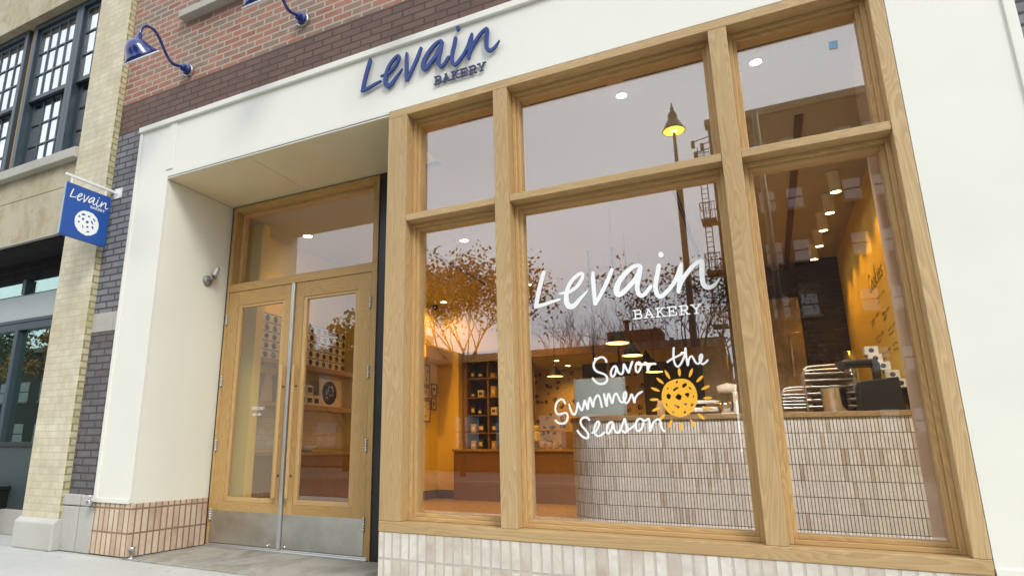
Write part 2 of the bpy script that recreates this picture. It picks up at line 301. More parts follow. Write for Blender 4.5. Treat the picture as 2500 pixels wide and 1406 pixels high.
SAVOR=[[[[-.839,1.422,.0135],[-.842,1.434,.013],[-.854,1.448,.013],[-.869,1.452,.013],[-.89,1.446,.0135],[-.909,1.431,.0135],[-.919,1.405,.013],[-.914,1.381,.014],[-.897,1.364,.013],[-.873,1.354,.013],[-.852,1.343,.013],[-.841,1.325,.013],[-.844,1.305,.0135],[-.859,1.292,.013],[-.879,1.288,.013],[-.901,1.295,.013],[-.918,1.31,.0135],[-.928,1.324,.0135]],[[-.783,1.388,.013],[-.791,1.392,.013],[-.806,1.379,.013],[-.816,1.355,.013],[-.815,1.335,.013],[-.803,1.331,.013],[-.791,1.346,.013],[-.784,1.37,.0125],[-.781,1.385,.0125],[-.776,1.369,.013],[-.769,1.351,.013],[-.755,1.342,.013],[-.745,1.35,.013],[-.74,1.371,.0125],[-.735,1.401,.013],[-.725,1.378,.0125],[-.716,1.358,.013],[-.71,1.349,.0125],[-.704,1.365,.013],[-.694,1.39,.013],[-.685,1.413,.0125]],[[-.633,1.389,.0125],[-.643,1.405,.013],[-.659,1.403,.0125],[-.667,1.383,.0125],[-.666,1.357,.0125],[-.657,1.349,.012],[-.645,1.362,.0125],[-.635,1.383,.0125],[-.633,1.389,.0125],[-.622,1.393,.0125],[-.608,1.403,.0125],[-.601,1.385,.012],[-.598,1.348,.013]],[[-.598,1.35,.0125],[-.591,1.375,.0125],[-.58,1.39,.013],[-.567,1.394,.0125],[-.553,1.392,.0125]]],[[[-.443,1.479,.011],[-.446,1.458,.0115],[-.448,1.436,.0115],[-.449,1.415,.011],[-.445,1.388,.011],[-.437,1.373,.011],[-.427,1.369,.011],[-.416,1.379,.011],[-.402,1.4,.0115],[-.389,1.428,.0115],[-.383,1.451,.011],[-.379,1.475,.0115],[-.379,1.446,.011],[-.378,1.41,.0115],[-.375,1.371,.0105],[-.369,1.398,.0115],[-.362,1.416,.011],[-.35,1.424,.0115],[-.342,1.414,.0105],[-.334,1.393,.0115],[-.325,1.38,.0105],[-.315,1.381,.011],[-.304,1.391,.011],[-.295,1.411,.011],[-.293,1.426,.0115],[-.297,1.431,.0105],[-.304,1.425,.0105],[-.308,1.411,.0105],[-.308,1.391,.011],[-.302,1.38,.0105],[-.293,1.376,.011],[-.278,1.384,.0115],[-.266,1.397,.0105]],[[-.485,1.399,.011],[-.463,1.413,.011],[-.433,1.427,.011],[-.4,1.441,.0115]]],[[[-1.11,1.179,.013],[-1.118,1.196,.013],[-1.134,1.204,.013],[-1.155,1.193,.0125],[-1.169,1.17,.013],[-1.173,1.14,.0125],[-1.164,1.117,.0125],[-1.143,1.113,.013],[-1.119,1.12,.0125],[-1.104,1.118,.0125],[-1.097,1.101,.013],[-1.103,1.073,.013],[-1.117,1.059,.013],[-1.138,1.054,.0125],[-1.161,1.062,.013],[-1.176,1.075,.013]],[[-1.084,1.17,.013],[-1.079,1.148,.013],[-1.07,1.122,.013],[-1.056,1.108,.013],[-1.044,1.122,.012],[-1.035,1.152,.013],[-1.029,1.18,.0125],[-1.022,1.159,.013],[-1.011,1.137,.0125],[-1.004,1.136,.0125],[-.995,1.16,.013],[-.986,1.192,.013],[-.978,1.167,.0125],[-.97,1.139,.0125],[-.963,1.179,.013],[-.952,1.209,.012],[-.944,1.179,.0125],[-.936,1.153,.013],[-.927,1.191,.013],[-.906,1.221,.0125],[-.893,1.207,.012],[-.887,1.177,.012],[-.883,1.15,.012]],[[-.866,1.227,.012],[-.861,1.193,.0125],[-.854,1.154,.0125],[-.848,1.198,.0125],[-.837,1.228,.012],[-.829,1.202,.012],[-.819,1.17,.012],[-.808,1.209,.012],[-.793,1.228,.012],[-.782,1.21,.012],[-.774,1.186,.012],[-.76,1.174,.012],[-.744,1.186,.012],[-.734,1.213,.012],[-.734,1.232,.012],[-.742,1.233,.012],[-.75,1.216,.012],[-.75,1.19,.012],[-.742,1.171,.012],[-.73,1.171,.0115],[-.716,1.191,.0115],[-.702,1.219,.0125],[-.694,1.193,.0115],[-.689,1.17,.012],[-.682,1.197,.012],[-.663,1.22,.012],[-.641,1.232,.012]]],[[[-.964,1.075,.013],[-.973,1.086,.013],[-.988,1.09,.013],[-1.01,1.082,.013],[-1.018,1.062,.013],[-1.01,1.038,.013],[-.99,1.015,.013],[-.975,.992,.013],[-.976,.972,.0125],[-.99,.966,.0125],[-1.01,.976,.0125],[-1.028,.993,.013],[-1.039,1.011,.013]],[[-.949,.997,.0125],[-.928,1.007,.012],[-.911,1.032,.012],[-.904,1.055,.013],[-.912,1.064,.013],[-.925,1.05,.0125],[-.936,1.022,.013],[-.935,.994,.013],[-.924,.982,.0125],[-.909,.979,.012],[-.891,.987,.013],[-.877,1.0,.0125]],[[-.823,1.056,.012],[-.833,1.06,.0125],[-.852,1.044,.013],[-.862,1.014,.0125],[-.859,.994,.0125],[-.847,.996,.012],[-.83,1.026,.012],[-.821,1.053,.012],[-.818,1.023,.0125],[-.809,1.001,.012],[-.794,.998,.012],[-.778,1.023,.012],[-.761,1.057,.0125],[-.752,1.077,.012],[-.747,1.052,.012],[-.743,1.025,.012],[-.746,1.005,.012],[-.757,.998,.012],[-.771,1.009,.012]],[[-.755,.999,.0125],[-.731,1.015,.012],[-.706,1.032,.012],[-.687,1.051,.012]],[[-.644,1.063,.012],[-.659,1.075,.012],[-.676,1.071,.0125],[-.69,1.046,.012],[-.689,1.014,.012],[-.677,1.006,.012],[-.66,1.019,.012],[-.649,1.043,.012],[-.644,1.063,.012],[-.63,1.066,.012],[-.615,1.074,.012],[-.611,1.047,.0125],[-.612,1.003,.0125],[-.6,1.035,.012],[-.583,1.06,.012],[-.562,1.071,.012],[-.551,1.059,.012],[-.548,1.034,.0115],[-.543,1.013,.012],[-.534,1.003,.012]]]]
SUN_BODY=[[-.426,1.298],[-.394,1.295],[-.368,1.279],[-.349,1.252],[-.34,1.217],[-.34,1.186],[-.348,1.152],[-.366,1.121],[-.39,1.098],[-.415,1.085],[-.443,1.081],[-.47,1.087],[-.497,1.101],[-.517,1.125],[-.529,1.157],[-.533,1.192],[-.529,1.225],[-.515,1.257],[-.494,1.279],[-.461,1.294]]
SUN_CHIPS=[[[-.444,1.287],[-.435,1.288],[-.437,1.28],[-.444,1.27],[-.449,1.277]],[[-.414,1.264],[-.399,1.273],[-.388,1.269],[-.392,1.257],[-.407,1.245],[-.416,1.249]],[[-.383,1.248],[-.374,1.249],[-.364,1.234],[-.375,1.235]],[[-.501,1.241],[-.496,1.251],[-.489,1.247],[-.497,1.239]],[[-.467,1.237],[-.454,1.248],[-.435,1.253],[-.439,1.242],[-.461,1.228],[-.468,1.231]],[[-.506,1.209],[-.493,1.217],[-.48,1.205],[-.484,1.191],[-.493,1.182],[-.505,1.191]],[[-.46,1.194],[-.44,1.214],[-.422,1.2],[-.428,1.181],[-.438,1.176],[-.448,1.182]],[[-.404,1.212],[-.394,1.217],[-.379,1.214],[-.385,1.196],[-.391,1.186],[-.396,1.198],[-.404,1.202]],[[-.363,1.195],[-.359,1.204],[-.356,1.195],[-.361,1.184]],[[-.514,1.164],[-.506,1.156],[-.503,1.143],[-.509,1.145],[-.513,1.155]],[[-.472,1.152],[-.463,1.156],[-.439,1.14],[-.442,1.13],[-.45,1.13],[-.468,1.141]],[[-.419,1.154],[-.407,1.162],[-.397,1.159],[-.4,1.146],[-.41,1.148]],[[-.38,1.141],[-.374,1.155],[-.361,1.158],[-.366,1.146],[-.377,1.138]],[[-.485,1.111],[-.476,1.119],[-.467,1.112],[-.473,1.103],[-.483,1.103]],[[-.422,1.111],[-.412,1.118],[-.405,1.107],[-.413,1.099],[-.42,1.103]]]
SUN_RAYS=[[[-.503,1.353],[-.478,1.298]],[[-.424,1.363],[-.424,1.311]],[[-.351,1.355],[-.373,1.304]],[[-.298,1.311],[-.337,1.274]],[[-.267,1.253],[-.316,1.231]],[[-.261,1.184],[-.31,1.183]],[[-.321,1.137],[-.275,1.117]],[[-.347,1.1],[-.312,1.063]],[[-.387,1.068],[-.367,1.021]],[[-.442,1.054],[-.443,1.003]],[[-.485,1.07],[-.509,1.02]],[[-.521,1.098],[-.559,1.064]],[[-.543,1.138],[-.594,1.118]],[[-.602,1.184],[-.549,1.184]],[[-.59,1.254],[-.54,1.231]],[[-.554,1.31],[-.515,1.273]]]
# set the drawing back from y = .118 to the glass at y = .164, along the lines it was sighted on
_K = (3.7 + .1635) / (3.7 + .118)
def _gl(p): return [p[0] * _K, .9 + (p[1] - .9) * _K] + ([p[2] * _K] if len(p) > 2 else [])
LEVAIN_G = [[[_gl(p) for p in s] for s in g] for g in LEVAIN]
SAVOR = [[[_gl(p) for p in s] for s in w] for w in SAVOR]
SUN_BODY = [_gl(p) for p in SUN_BODY]; SUN_CHIPS = [[_gl(p) for p in c] for c in SUN_CHIPS]; SUN_RAYS = [[_gl(p) for p in r] for r in SUN_RAYS]

# ------------------------------------------------------------------ mesh helpers
class MB:
    def __init__(s): s.v = []; s.f = []; s.smooth = set()
    def add(s, vs_, fs, smooth=False):
        o = len(s.v); s.v += [tuple(p) for p in vs_]
        for f in fs:
            if smooth: s.smooth.add(len(s.f))
            s.f.append(tuple(i + o for i in f))
        return s
    def box(s, x0, x1, y0, y1, z0, z1):
        return s.add([(x0, y0, z0), (x1, y0, z0), (x1, y1, z0), (x0, y1, z0), (x0, y0, z1), (x1, y0, z1), (x1, y1, z1), (x0, y1, z1)],
                     [(0, 3, 2, 1), (4, 5, 6, 7), (0, 1, 5, 4), (1, 2, 6, 5), (2, 3, 7, 6), (3, 0, 4, 7)])
    def obox(s, c, ex, ey, ez):
        """box from centre and three half-axis vectors"""
        c = Vector(c); ex = Vector(ex); ey = Vector(ey); ez = Vector(ez)
        pts = [c + a * ex + b * ey + d * ez for d in (-1, 1) for a, b in ((-1, -1), (1, -1), (1, 1), (-1, 1))]
        return s.add(pts, [(0, 3, 2, 1), (4, 5, 6, 7), (0, 1, 5, 4), (1, 2, 6, 5), (2, 3, 7, 6), (3, 0, 4, 7)])
    def tube(s, path, r, n=10, cap=True):
        P = [Vector(p) for p in path]; rs = r if isinstance(r, (list, tuple)) else [r] * len(P)
        t0 = (P[1] - P[0]).normalized(); up = Vector((0, 0, 1)) if abs(t0.z) < .9 else Vector((1, 0, 0))
        a = t0.cross(up).normalized(); vs_ = []
        for i, p in enumerate(P):
            t = (P[min(i + 1, len(P) - 1)] - P[max(i - 1, 0)]).normalized()
            a = (a - t * a.dot(t)).normalized(); b = t.cross(a)
            for j in range(n):
                q = 2 * math.pi * j / n; vs_.append(p + (a * math.cos(q) + b * math.sin(q)) * rs[i])
        fs = [(i * n + j, i * n + (j + 1) % n, (i + 1) * n + (j + 1) % n, (i + 1) * n + j) for i in range(len(P) - 1) for j in range(n)]
        s.add(vs_, fs, n > 5)
        if cap:
            o = len(s.v) - len(vs_)
            s.f.append(tuple(o + j for j in range(n))[::-1]); s.f.append(tuple(o + (len(P) - 1) * n + j for j in range(n)))
        return s
    def lathe(s, prof, c=(0, 0, 0), axis=(0, 0, 1), n=28, smooth=True):
        """prof: (radius, height) pairs along axis from c"""
        ax = Vector(axis).normalized(); c = Vector(c)
        a = ax.cross(Vector((0, 0, 1)) if abs(ax.z) < .9 else Vector((1, 0, 0))).normalized(); b = ax.cross(a); vs_ = []
        for r, h in prof:
            for j in range(n):
                q = 2 * math.pi * j / n; vs_.append(c + ax * h + (a * math.cos(q) + b * math.sin(q)) * r)
        fs = [(i * n + j, i * n + (j + 1) % n, (i + 1) * n + (j + 1) % n, (i + 1) * n + j) for i in range(len(prof) - 1) for j in range(n)]
        return s.add(vs_, fs, smooth)
    def prism(s, pts, y0, y1, conv=None):
        """closed outline of (a, b) pairs; conv(a, b, depth) gives the point"""
        cv = conv or (lambda a, b, d: (a, d, b)); n = len(pts)
        return s.add([cv(a, b, y0) for a, b in pts] + [cv(a, b, y1) for a, b in pts],
                     [tuple(range(n)), tuple(range(2 * n - 1, n - 1, -1))] + [(i, i + n, (i + 1) % n + n, (i + 1) % n) for i in range(n)])
    def build(s, name, mat, parent=None, bevel=0.0, root=None, seg=2):
        me = bpy.data.meshes.new(name)
        loc = Vector((0, 0, 0))
        if parent is not None:
            q = parent
            while q is not None: loc += q.location; q = q.parent
        elif root is not None: loc = Vector(root)
        me.from_pydata([tuple(Vector(p) - loc) for p in s.v], [], s.f)
        for i in s.smooth: me.polygons[i].use_smooth = True
        bm = bmesh.new(); bm.from_mesh(me); bmesh.ops.recalc_face_normals(bm, faces=bm.faces); bm.to_mesh(me); bm.free()
        o = bpy.data.objects.new(name, me); COL.objects.link(o)
        if isinstance(mat, str): mat = M[mat]
        me.materials.append(mat)
        if parent is not None: o.parent = parent
        elif root is not None: o.location = loc
        if bevel:
            md = o.modifiers.new('bevel', 'BEVEL'); md.width = bevel; md.segments = seg; md.limit_method = 'ANGLE'; md.angle_limit = R(40)
            md.harden_normals = False
        return o

def tag(o, label=None, cat=None, group=None, kind=None):
    for k_, v_ in (('label', label), ('category', cat), ('group', group), ('kind', kind)):
        if v_: o[k_] = v_
    return o
def thing(name, loc, label, cat, group=None):
    o = bpy.data.objects.new(name, None); COL.objects.link(o); o.location = loc; o.empty_display_size = .1
    return tag(o, label, cat, group)
def dup(o, loc=None, label=None, parent=None):
    c = o.copy(); COL.objects.link(c)
    if parent is not None: c.parent = parent
    if loc is not None: c.location = loc
    if label: c['label'] = label
    for ch in list(o.children): dup(ch, None, None, c)
    return c

def spline(pts, sub=6):
    """Catmull-Rom through points of any dimension"""
    out = []; n = len(pts)
    if n < 3: return [tuple(p) for p in pts]
    for i in range(n - 1):
        p0, p1, p2, p3 = pts[max(i - 1, 0)], pts[i], pts[i + 1], pts[min(i + 2, n - 1)]
        for q in range(sub):
            t = q / sub
            out.append(tuple(.5 * (2 * b + (c - a) * t + (2 * a - 5 * b + 4 * c - d) * t * t + (3 * b - a - 3 * c + d) * t ** 3) for a, b, c, d in zip(p0, p1, p2, p3)))
    out.append(tuple(pts[-1])); return out

def brush(mb, stroke, conv, depth, ramp=.0006, sub=6, front=0.0, sharp=False):
    """a flat brush stroke [a, b, width] with round ends, `depth` thick"""
    P = [list(p) for p in stroke] if sharp else spline(stroke, sub)
    n = len(P); L_, R_ = [], []
    for i in range(n):
        a = P[max(i - 1, 0)]; b = P[min(i + 1, n - 1)]; dx, dz = b[0] - a[0], b[1] - a[1]; l = math.hypot(dx, dz) or 1e-6
        nx, nz = -dz / l, dx / l; w = P[i][2] * .5
        L_.append((P[i][0] + nx * w, P[i][1] + nz * w)); R_.append((P[i][0] - nx * w, P[i][1] - nz * w))
    def cap(i, j):
        dx, dz = P[i][0] - P[j][0], P[i][1] - P[j][1]; an = math.atan2(dz, dx); w = P[i][2] * .5
        return [(P[i][0] + math.cos(an + q) * w, P[i][1] + math.sin(an + q) * w) for q in (R(60), R(30), 0, R(-30), R(-60))]
    d = [front - ramp * i / max(1, n - 1) for i in range(n)]
    vs_ = []
    for i in range(n): vs_ += [conv(*L_[i], d[i]), conv(*R_[i], d[i]), conv(*L_[i], d[i] + depth), conv(*R_[i], d[i] + depth)]
    fs = []
    for i in range(n - 1):
        o, q = i * 4, i * 4 + 4
        fs += [(o, o + 1, q + 1, q), (o + 2, q + 2, q + 3, o + 3), (o, q, q + 2, o + 2), (o + 1, o + 3, q + 3, q + 1)]
    mb.add(vs_, fs)
    for i, j in ((0, 1), (n - 1, n - 2)):
        c = cap(i, j); ring = [L_[i]] + (c if i else c[::-1])[::1] + [R_[i]]
        # order the fan so that it runs from left to right edge
        if math.hypot(ring[1][0] - ring[0][0], ring[1][1] - ring[0][1]) > math.hypot(ring[-2][0] - ring[0][0], ring[-2][1] - ring[0][1]): ring = [L_[i]] + c[::-1] + [R_[i]]
        if math.hypot(ring[1][0] - ring[0][0], ring[1][1] - ring[0][1]) > math.hypot(ring[-2][0] - ring[0][0], ring[-2][1] - ring[0][1]): ring = [L_[i]] + c + [R_[i]]
        mb.prism(ring, d[i], d[i] + depth, conv)

SLAB = {  # slab-serif capitals as strokes in a unit box
 'B': [[(.22, 0), (.22, 1)], [(.02, 1), (.6, 1), (.8, .93), (.86, .76), (.8, .59), (.6, .52), (.22, .52)], [(.6, .52), (.86, .44), (.94, .26), (.86, .08), (.62, 0), (.02, 0)]],
 'A': [[(.1, 0), (.46, 1)], [(.46, 1), (.9, 0)], [(.24, .34), (.76, .34)], [(-.06, 0), (.3, 0)], [(.7, 0), (1.06, 0)], [(.28, 1), (.5, 1)]],
 'K': [[(.2, 0), (.2, 1)], [(.0, 0), (.42, 0)], [(.0, 1), (.42, 1)], [(.84, 1), (.2, .42)], [(.42, .6), (.88, 0)], [(.64, 1), (1.0, 1)], [(.7, 0), (1.06, 0)]],
 'E': [[(.2, 0), (.2, 1)], [(.0, 1), (.9, 1)], [(.9, 1), (.9, .74)], [(.2, .52), (.62, .52)], [(.62, .66), (.62, .38)], [(.0, 0), (.94, 0)], [(.94, 0), (.94, .28)]],
 'R': [[(.2, 0), (.2, 1)], [(.0, 1), (.64, 1), (.82, .92), (.87, .74), (.8, .56), (.62, .48), (.2, .48)], [(.5, .48), (.86, 0)], [(.0, 0), (.44, 0)], [(.74, 0), (1.06, 0)]],
 'Y': [[(.1, 1), (.5, .46)], [(.9, 1), (.5, .46)], [(.5, .46), (.5, 0)], [(-.06, 1), (.32, 1)], [(.68, 1), (1.06, 1)], [(.28, 0), (.72, 0)]]}

def text_mesh(txt, size, conv, mat, name, parent=None, root=None, depth=.001):
    cu = bpy.data.curves.new('t', 'FONT'); cu.body = txt; cu.size = size; cu.align_x = 'LEFT'
    o = bpy.data.objects.new('t', cu); COL.objects.link(o)
    dg = bpy.context.evaluated_depsgraph_get(); me = bpy.data.meshes.new_from_object(o.evaluated_get(dg))
    mb = MB(); mb.add([conv(p.co.x, p.co.y, 0) for p in me.vertices], [tuple(p.vertices) for p in me.polygons])
    bpy.data.objects.remove(o); bpy.data.curves.remove(cu)
    r = mb.build(name, mat, parent, root=root)
    sm = r.modifiers.new('thickness', 'SOLIDIFY'); sm.thickness = depth
    return r

# ------------------------------------------------------------------ ground
def slab(name, x0, x1, y0, y1, z0, z1, mat, bevel=0):
    return tag(MB().box(x0, x1, y0, y1, z0, z1).build(name, mat, bevel=bevel), kind='structure')
M['black_tile'] = brick('black_tile', ((.016, .014, .013), (.026, .022, .02), (.012, .011, .01)), (.05, .04, .03), .2, .066, .006, mott=.2, big=.05, rough=.25)
M['far_walk'] = concrete('darkened_far_pavement', (.11, .11, .105))  # pavement darkened so the glass mirrors no pale band
slab('ground', -400, 400, -400, 400, -.62, -.26, 'asphalt')
slab('road', -120, 120, -13.2, -4.75, -.256, -.14, 'asphalt')
mb = MB()
mb.box(-120, 120, -4.75, -4.6, -.25, -.012); mb.box(-120, 120, -13.35, -13.2, -.25, -.012)
tag(mb.build('kerb', 'kerb', bevel=.01), kind='structure')
# pavement flags with open joints
xs = [-40, -30, -20, -14, -11, -8.6, -5.87, -3.05, -1.2, .65, 2.5, 5, 8, 14, 22, 40]
ys = [-4.6, -3.05, -1.55, -.02]
mb = MB()
for i in range(len(xs) - 1):
    for j in range(3): mb.box(xs[i] + .009, xs[i + 1] - .009, ys[j] + .009, ys[j + 1] - .009, -.2, 0)
tag(mb.build('sidewalk', 'walk', bevel=.006), kind='structure')
mb = MB().box(-40, 40, -4.6, 1.2, -.24, -.02); tag(mb.build('sidewalk_bed', 'asphalt'), kind='structure')
mb = MB().box(-40, -5.86, -.015, 1.3, -.2, -.002).box(-5.86, -4.93, -.015, .3, -.2, -.001).box(-2.4, 40, -.015, .3, -.2, -.001)
tag(mb.build('pavement_edge', 'walk'), kind='structure')
mb = MB().box(-4.93, -2.33, -.005, 1.0, -.2, .004); tag(mb.build('doorstep', 'step', bevel=.005), kind='structure')
mb = MB()
for i in range(-12, 13): mb.box(i * 8, i * 8 + 7.98, -19.0, -13.35, -.2, 0)
tag(mb.build('far_sidewalk', 'far_walk'), kind='structure')

# ------------------------------------------------------------------ the bakery building
B = thing('bakery_building', (-2.0, .04, 0), 'red brick building with a white bakery shopfront and oak framed windows', 'building')
def part(mb, name, mat, parent=B, bevel=0.0, label=None):
    o = mb.build(name, mat, parent, bevel)
    if label: o['label'] = label
    return o
BW = .04; FZ0 = .08
# upper red brick with a window opening
mb = MB().box(-5.83, -4.83, BW, .5, 4.49, 12).box(-4.83, -3.45, BW, .5, 4.49, 5.226).box(-4.83, -3.45, BW, .5, 7.3, 12).box(-3.45, 7, BW, .5, 4.49, 12)
part(mb, 'upper_wall', 'red_brick', label='mixed red and grey brick upper wall')
mb = MB().box(-5.83, -5.398, BW, .5, 4.13, 4.489).box(-5.398, 7, BW, .5, 4.0, 4.489)
part(mb, 'painted_band', 'brown_brick', label='brown painted brick band above the white fascia')
part(MB().box(-5.83, -5.39, BW, .5, 2.19, 4.129), 'side_wall', 'grey_brick', label='grey painted brick strip beside the white pier')
part(MB().box(-5.83, -5.39, BW, .5, .493, 1.998), 'side_wall', 'dark_brick', label='dark brick strip with pale bloom')
part(MB().box(-5.83, -5.515, BW - .006, .5, 2.0, 2.188).box(-5.508, -5.39, BW - .006, .5, 2.0, 2.188), 'stone_band', 'stone', bevel=.004)
part(MB().box(-5.845, -5.60, .0, .5, .005, .388).box(-5.845, -5.60, .0, .5, .396, .491).box(-5.588, -5.39, .002, .5, .005, .389).box(-5.588, -5.39, .002, .5, .396, .487), 'stone_base', 'base_stone', bevel=.008)
part(MB().box(.8, 7, BW, .5, 0, 4.0), 'side_wall', 'grey_brick')
# upstairs window
W = part(MB().box(-4.83, -4.76, .2, .27, 5.32, 7.3).box(-3.52, -3.45, .2, .27, 5.32, 7.3).box(-4.76, -3.52, .2, .27, 5.32, 5.39).box(-4.76, -3.52, .2, .27, 6.26, 6.34).box(-4.2, -4.14, .21, .26, 5.39, 7.3), 'upper_window', 'blue_frame', bevel=.004)
part(MB().box(-4.76, -3.52, .235, .241, 5.39, 7.3), 'glass_pane', 'sash_glass', W)
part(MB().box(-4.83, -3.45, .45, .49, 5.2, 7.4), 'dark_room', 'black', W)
part(MB().prism([(-.055, 5.226), (.45, 5.226), (.45, 5.33), (.03, 5.318), (-.055, 5.308)], -4.975, -3.36, lambda a, b, d: (d, a, b)), 'window_sill', 'stone', bevel=.006)

# white fascia and piers
mb = MB().box(-4.921, 1.33, 0, BW, 3.4745, 4.03)
mb.box(-4.921, -2.392, 0, BW, 3.4605, 3.4745)
part(mb, 'fascia', 'white', bevel=.002)
mb = MB().box(-5.401, 1.33, -.03, BW, 4.03, 4.084)
mb.box(-4.921, -2.392, -.002, .009, 3.437, 3.448)
mb.box(-4.949, -4.855, -.010, 0, 3.53, 4.03)
mb.box(-5.401, -5.356, -.010, 0, .475, 4.03)
mb.box(1.285, 1.33, -.012, 0, .40, 4.03)
part(mb, 'fascia_trim', 'white', bevel=.003)
part(MB().box(-4.98, -2.392, .012, BW, 3.448, 3.4605), 'shadow_gap', 'bronze')
part(MB().box(-5.401, -4.921, 0, BW, .44, 4.03), 'white_pier', 'white', bevel=.002)
part(MB().box(-5.401, -4.921, -.013, 0, .436, .475), 'pier_trim', 'white', bevel=.003)
part(MB().box(.8165, 1.33, .001, BW, .38, 3.4725), 'white_pier', 'white', bevel=.0015)
part(MB().box(.8165, 1.33, -.010, .0, .36, .40), 'pier_trim', 'white', bevel=.003)
part(MB().box(-2.392, .8165, .012, .05, 3.4735, 3.4745 + .0), 'shadow_gap', 'bronze')
# entrance recess
part(MB().box(-4.98, -4.921, BW, .86, .436, 3.436), 'recess_wall', 'cream', bevel=.002)
part(MB().box(-4.921, -3.885, .01, .86, 3.4375, 3.4475).box(-3.88, -2.392, .01, .86, 3.4375, 3.4475), 'soffit', 'soffit', bevel=.0015)
part(MB().box(-4.921, -4.886, .862, .9, 0, 3.437).box(-3.012, -2.90, .85, .9, 0, 3.437).box(-4.886, -3.012, .862, .9, 3.424, 3.437), 'dark_infill', 'bronze')
part(MB().prism([(-2.392, .2), (-2.94, .858), (-2.90, .89), (-2.352, .232)], 0, 3.437, lambda a, b, d: (a, b, d)), 'recess_wall', 'bronze')
part(MB().prism([(-2.351, .234), (-2.899, .892), (-2.86, .90), (-2.33, .25)], FZ0, 3.42, lambda a, b, d: (a, b, d)), 'interior_wall', 'plaster')
# brick plinths
part(MB().box(-5.386, -4.898, .001, BW, .012, .436).box(-4.96, -4.898, BW, .84, .012, .436), 'brick_base', 'pink_brick', bevel=.003, label='pink beige stacked brick base at the entrance corner')
part(MB().box(-2.39, 1.33, .004, .3, .0, .3655), 'brick_base', 'pale_brick', bevel=.003, label='pale worn stacked brick base under the shop window')

# shop window in oak
Fm = part(MB().box(-2.39, .814, .001, .24, 3.4135, 3.473), 'shop_window', 'oak_x', bevel=.003)
for x0, x1 in ((-2.39, -2.223), (.747, .814)): part(MB().box(x0, x1, 0, .24, .434, 3.4125), 'post', 'oak_z', Fm, .003)
part(MB().box(-2.39, .814, -.002, .24, .366, .433), 'window_sill', 'oak_x', Fm, .004)
for a, b in ((-1.509, -1.402), (-.073, .031)):
    part(MB().box(a, b, .0015, .24, .434, 3.4125), 'mullion', 'oak_z', Fm, .003)
BAYS = ((-2.223, -1.509), (-1.402, -.073), (.031, .747))
for a, b in BAYS:
    part(MB().box(a + .0005, b - .0005, .006, .24, 2.541, 2.591), 'transom', 'oak_x', Fm, .003)
for a, b in BAYS:
    for z0, z1, t in ((.434, 2.540, .062), (2.592, 3.4125, .068)):
        def member(nm, mt, f):      # outer member and inner bead of one side of the sash
            mb = MB()
            for w, q, y0, y1 in ((.024, 0, .100, .235), (.047, .024, .128, .225)): f(mb, w, q, y0, y1)
            part(mb, nm, mt, Fm, .003)
        member('sash_stile', 'oak_bead', lambda m_, w, q, y0, y1: m_.box(a + q, a + w, y0, y1, z0 + q, z1 - q))
        member('sash_stile', 'oak_bead', lambda m_, w, q, y0, y1: m_.box(b - w, b - q, y0, y1, z0 + q, z1 - q))
        member('sash_rail', 'oak_bead_x', lambda m_, w, q, y0, y1: m_.box(a + w, b - w, y0 + .0005, y1, z0 + q, z0 + w))
        member('sash_rail', 'oak_bead_x', lambda m_, w, q, y0, y1: m_.box(a + w, b - w, y0 + .0005, y1, z1 - w, z1 - q))
        part(MB().box(a + .044, b - .044, .165, .171, z0 + .044, z1 - .044), 'glass_pane', 'glass', Fm)

# entrance frame, fanlight and doors
YD = .8414
E_ = part(MB().box(-4.884, -3.014, YD - .005, YD + .16, 2.4785, 2.5615), 'entrance_frame', 'oak_door_x', bevel=.003)
for x0, x1, z0, z1 in ((-4.884, -4.852, 0, 2.478), (-3.074, -3.014, 0, 2.478), (-4.884, -4.838, 2.562, 3.422), (-3.074, -3.014, 2.562, 3.422)):
    part(MB().box(x0, x1, YD - .004, YD + .16, z0, z1), 'jamb', 'oak_door_z', E_, .003)
part(MB().box(-4.838, -3.074, YD - .004, YD + .16, 3.376, 3.422), 'head', 'oak_door_x', E_, .003)
part(MB().box(-4.838, -4.80, YD + .09, YD + .15, 2.5625, 3.375).box(-3.112, -3.074, YD + .09, YD + .15, 2.5625, 3.375).box(-4.80, -3.112, YD + .09, YD + .15, 3.34, 3.375).box(-4.80, -3.112, YD + .09, YD + .15, 2.5625, 2.60), 'sash', 'oak_bead', E_, .003)
part(MB().box(-4.805, -3.107, YD + .118, YD + .124, 2.595, 3.345), 'glass_pane', 'door_glass', E_)
part(MB().box(-4.87, -3.03, YD - .03, YD + .15, .004, .020).box(-4.86, -3.04, YD - .008, YD + .1, .020, .034), 'threshold', 'alu', E_, .003)

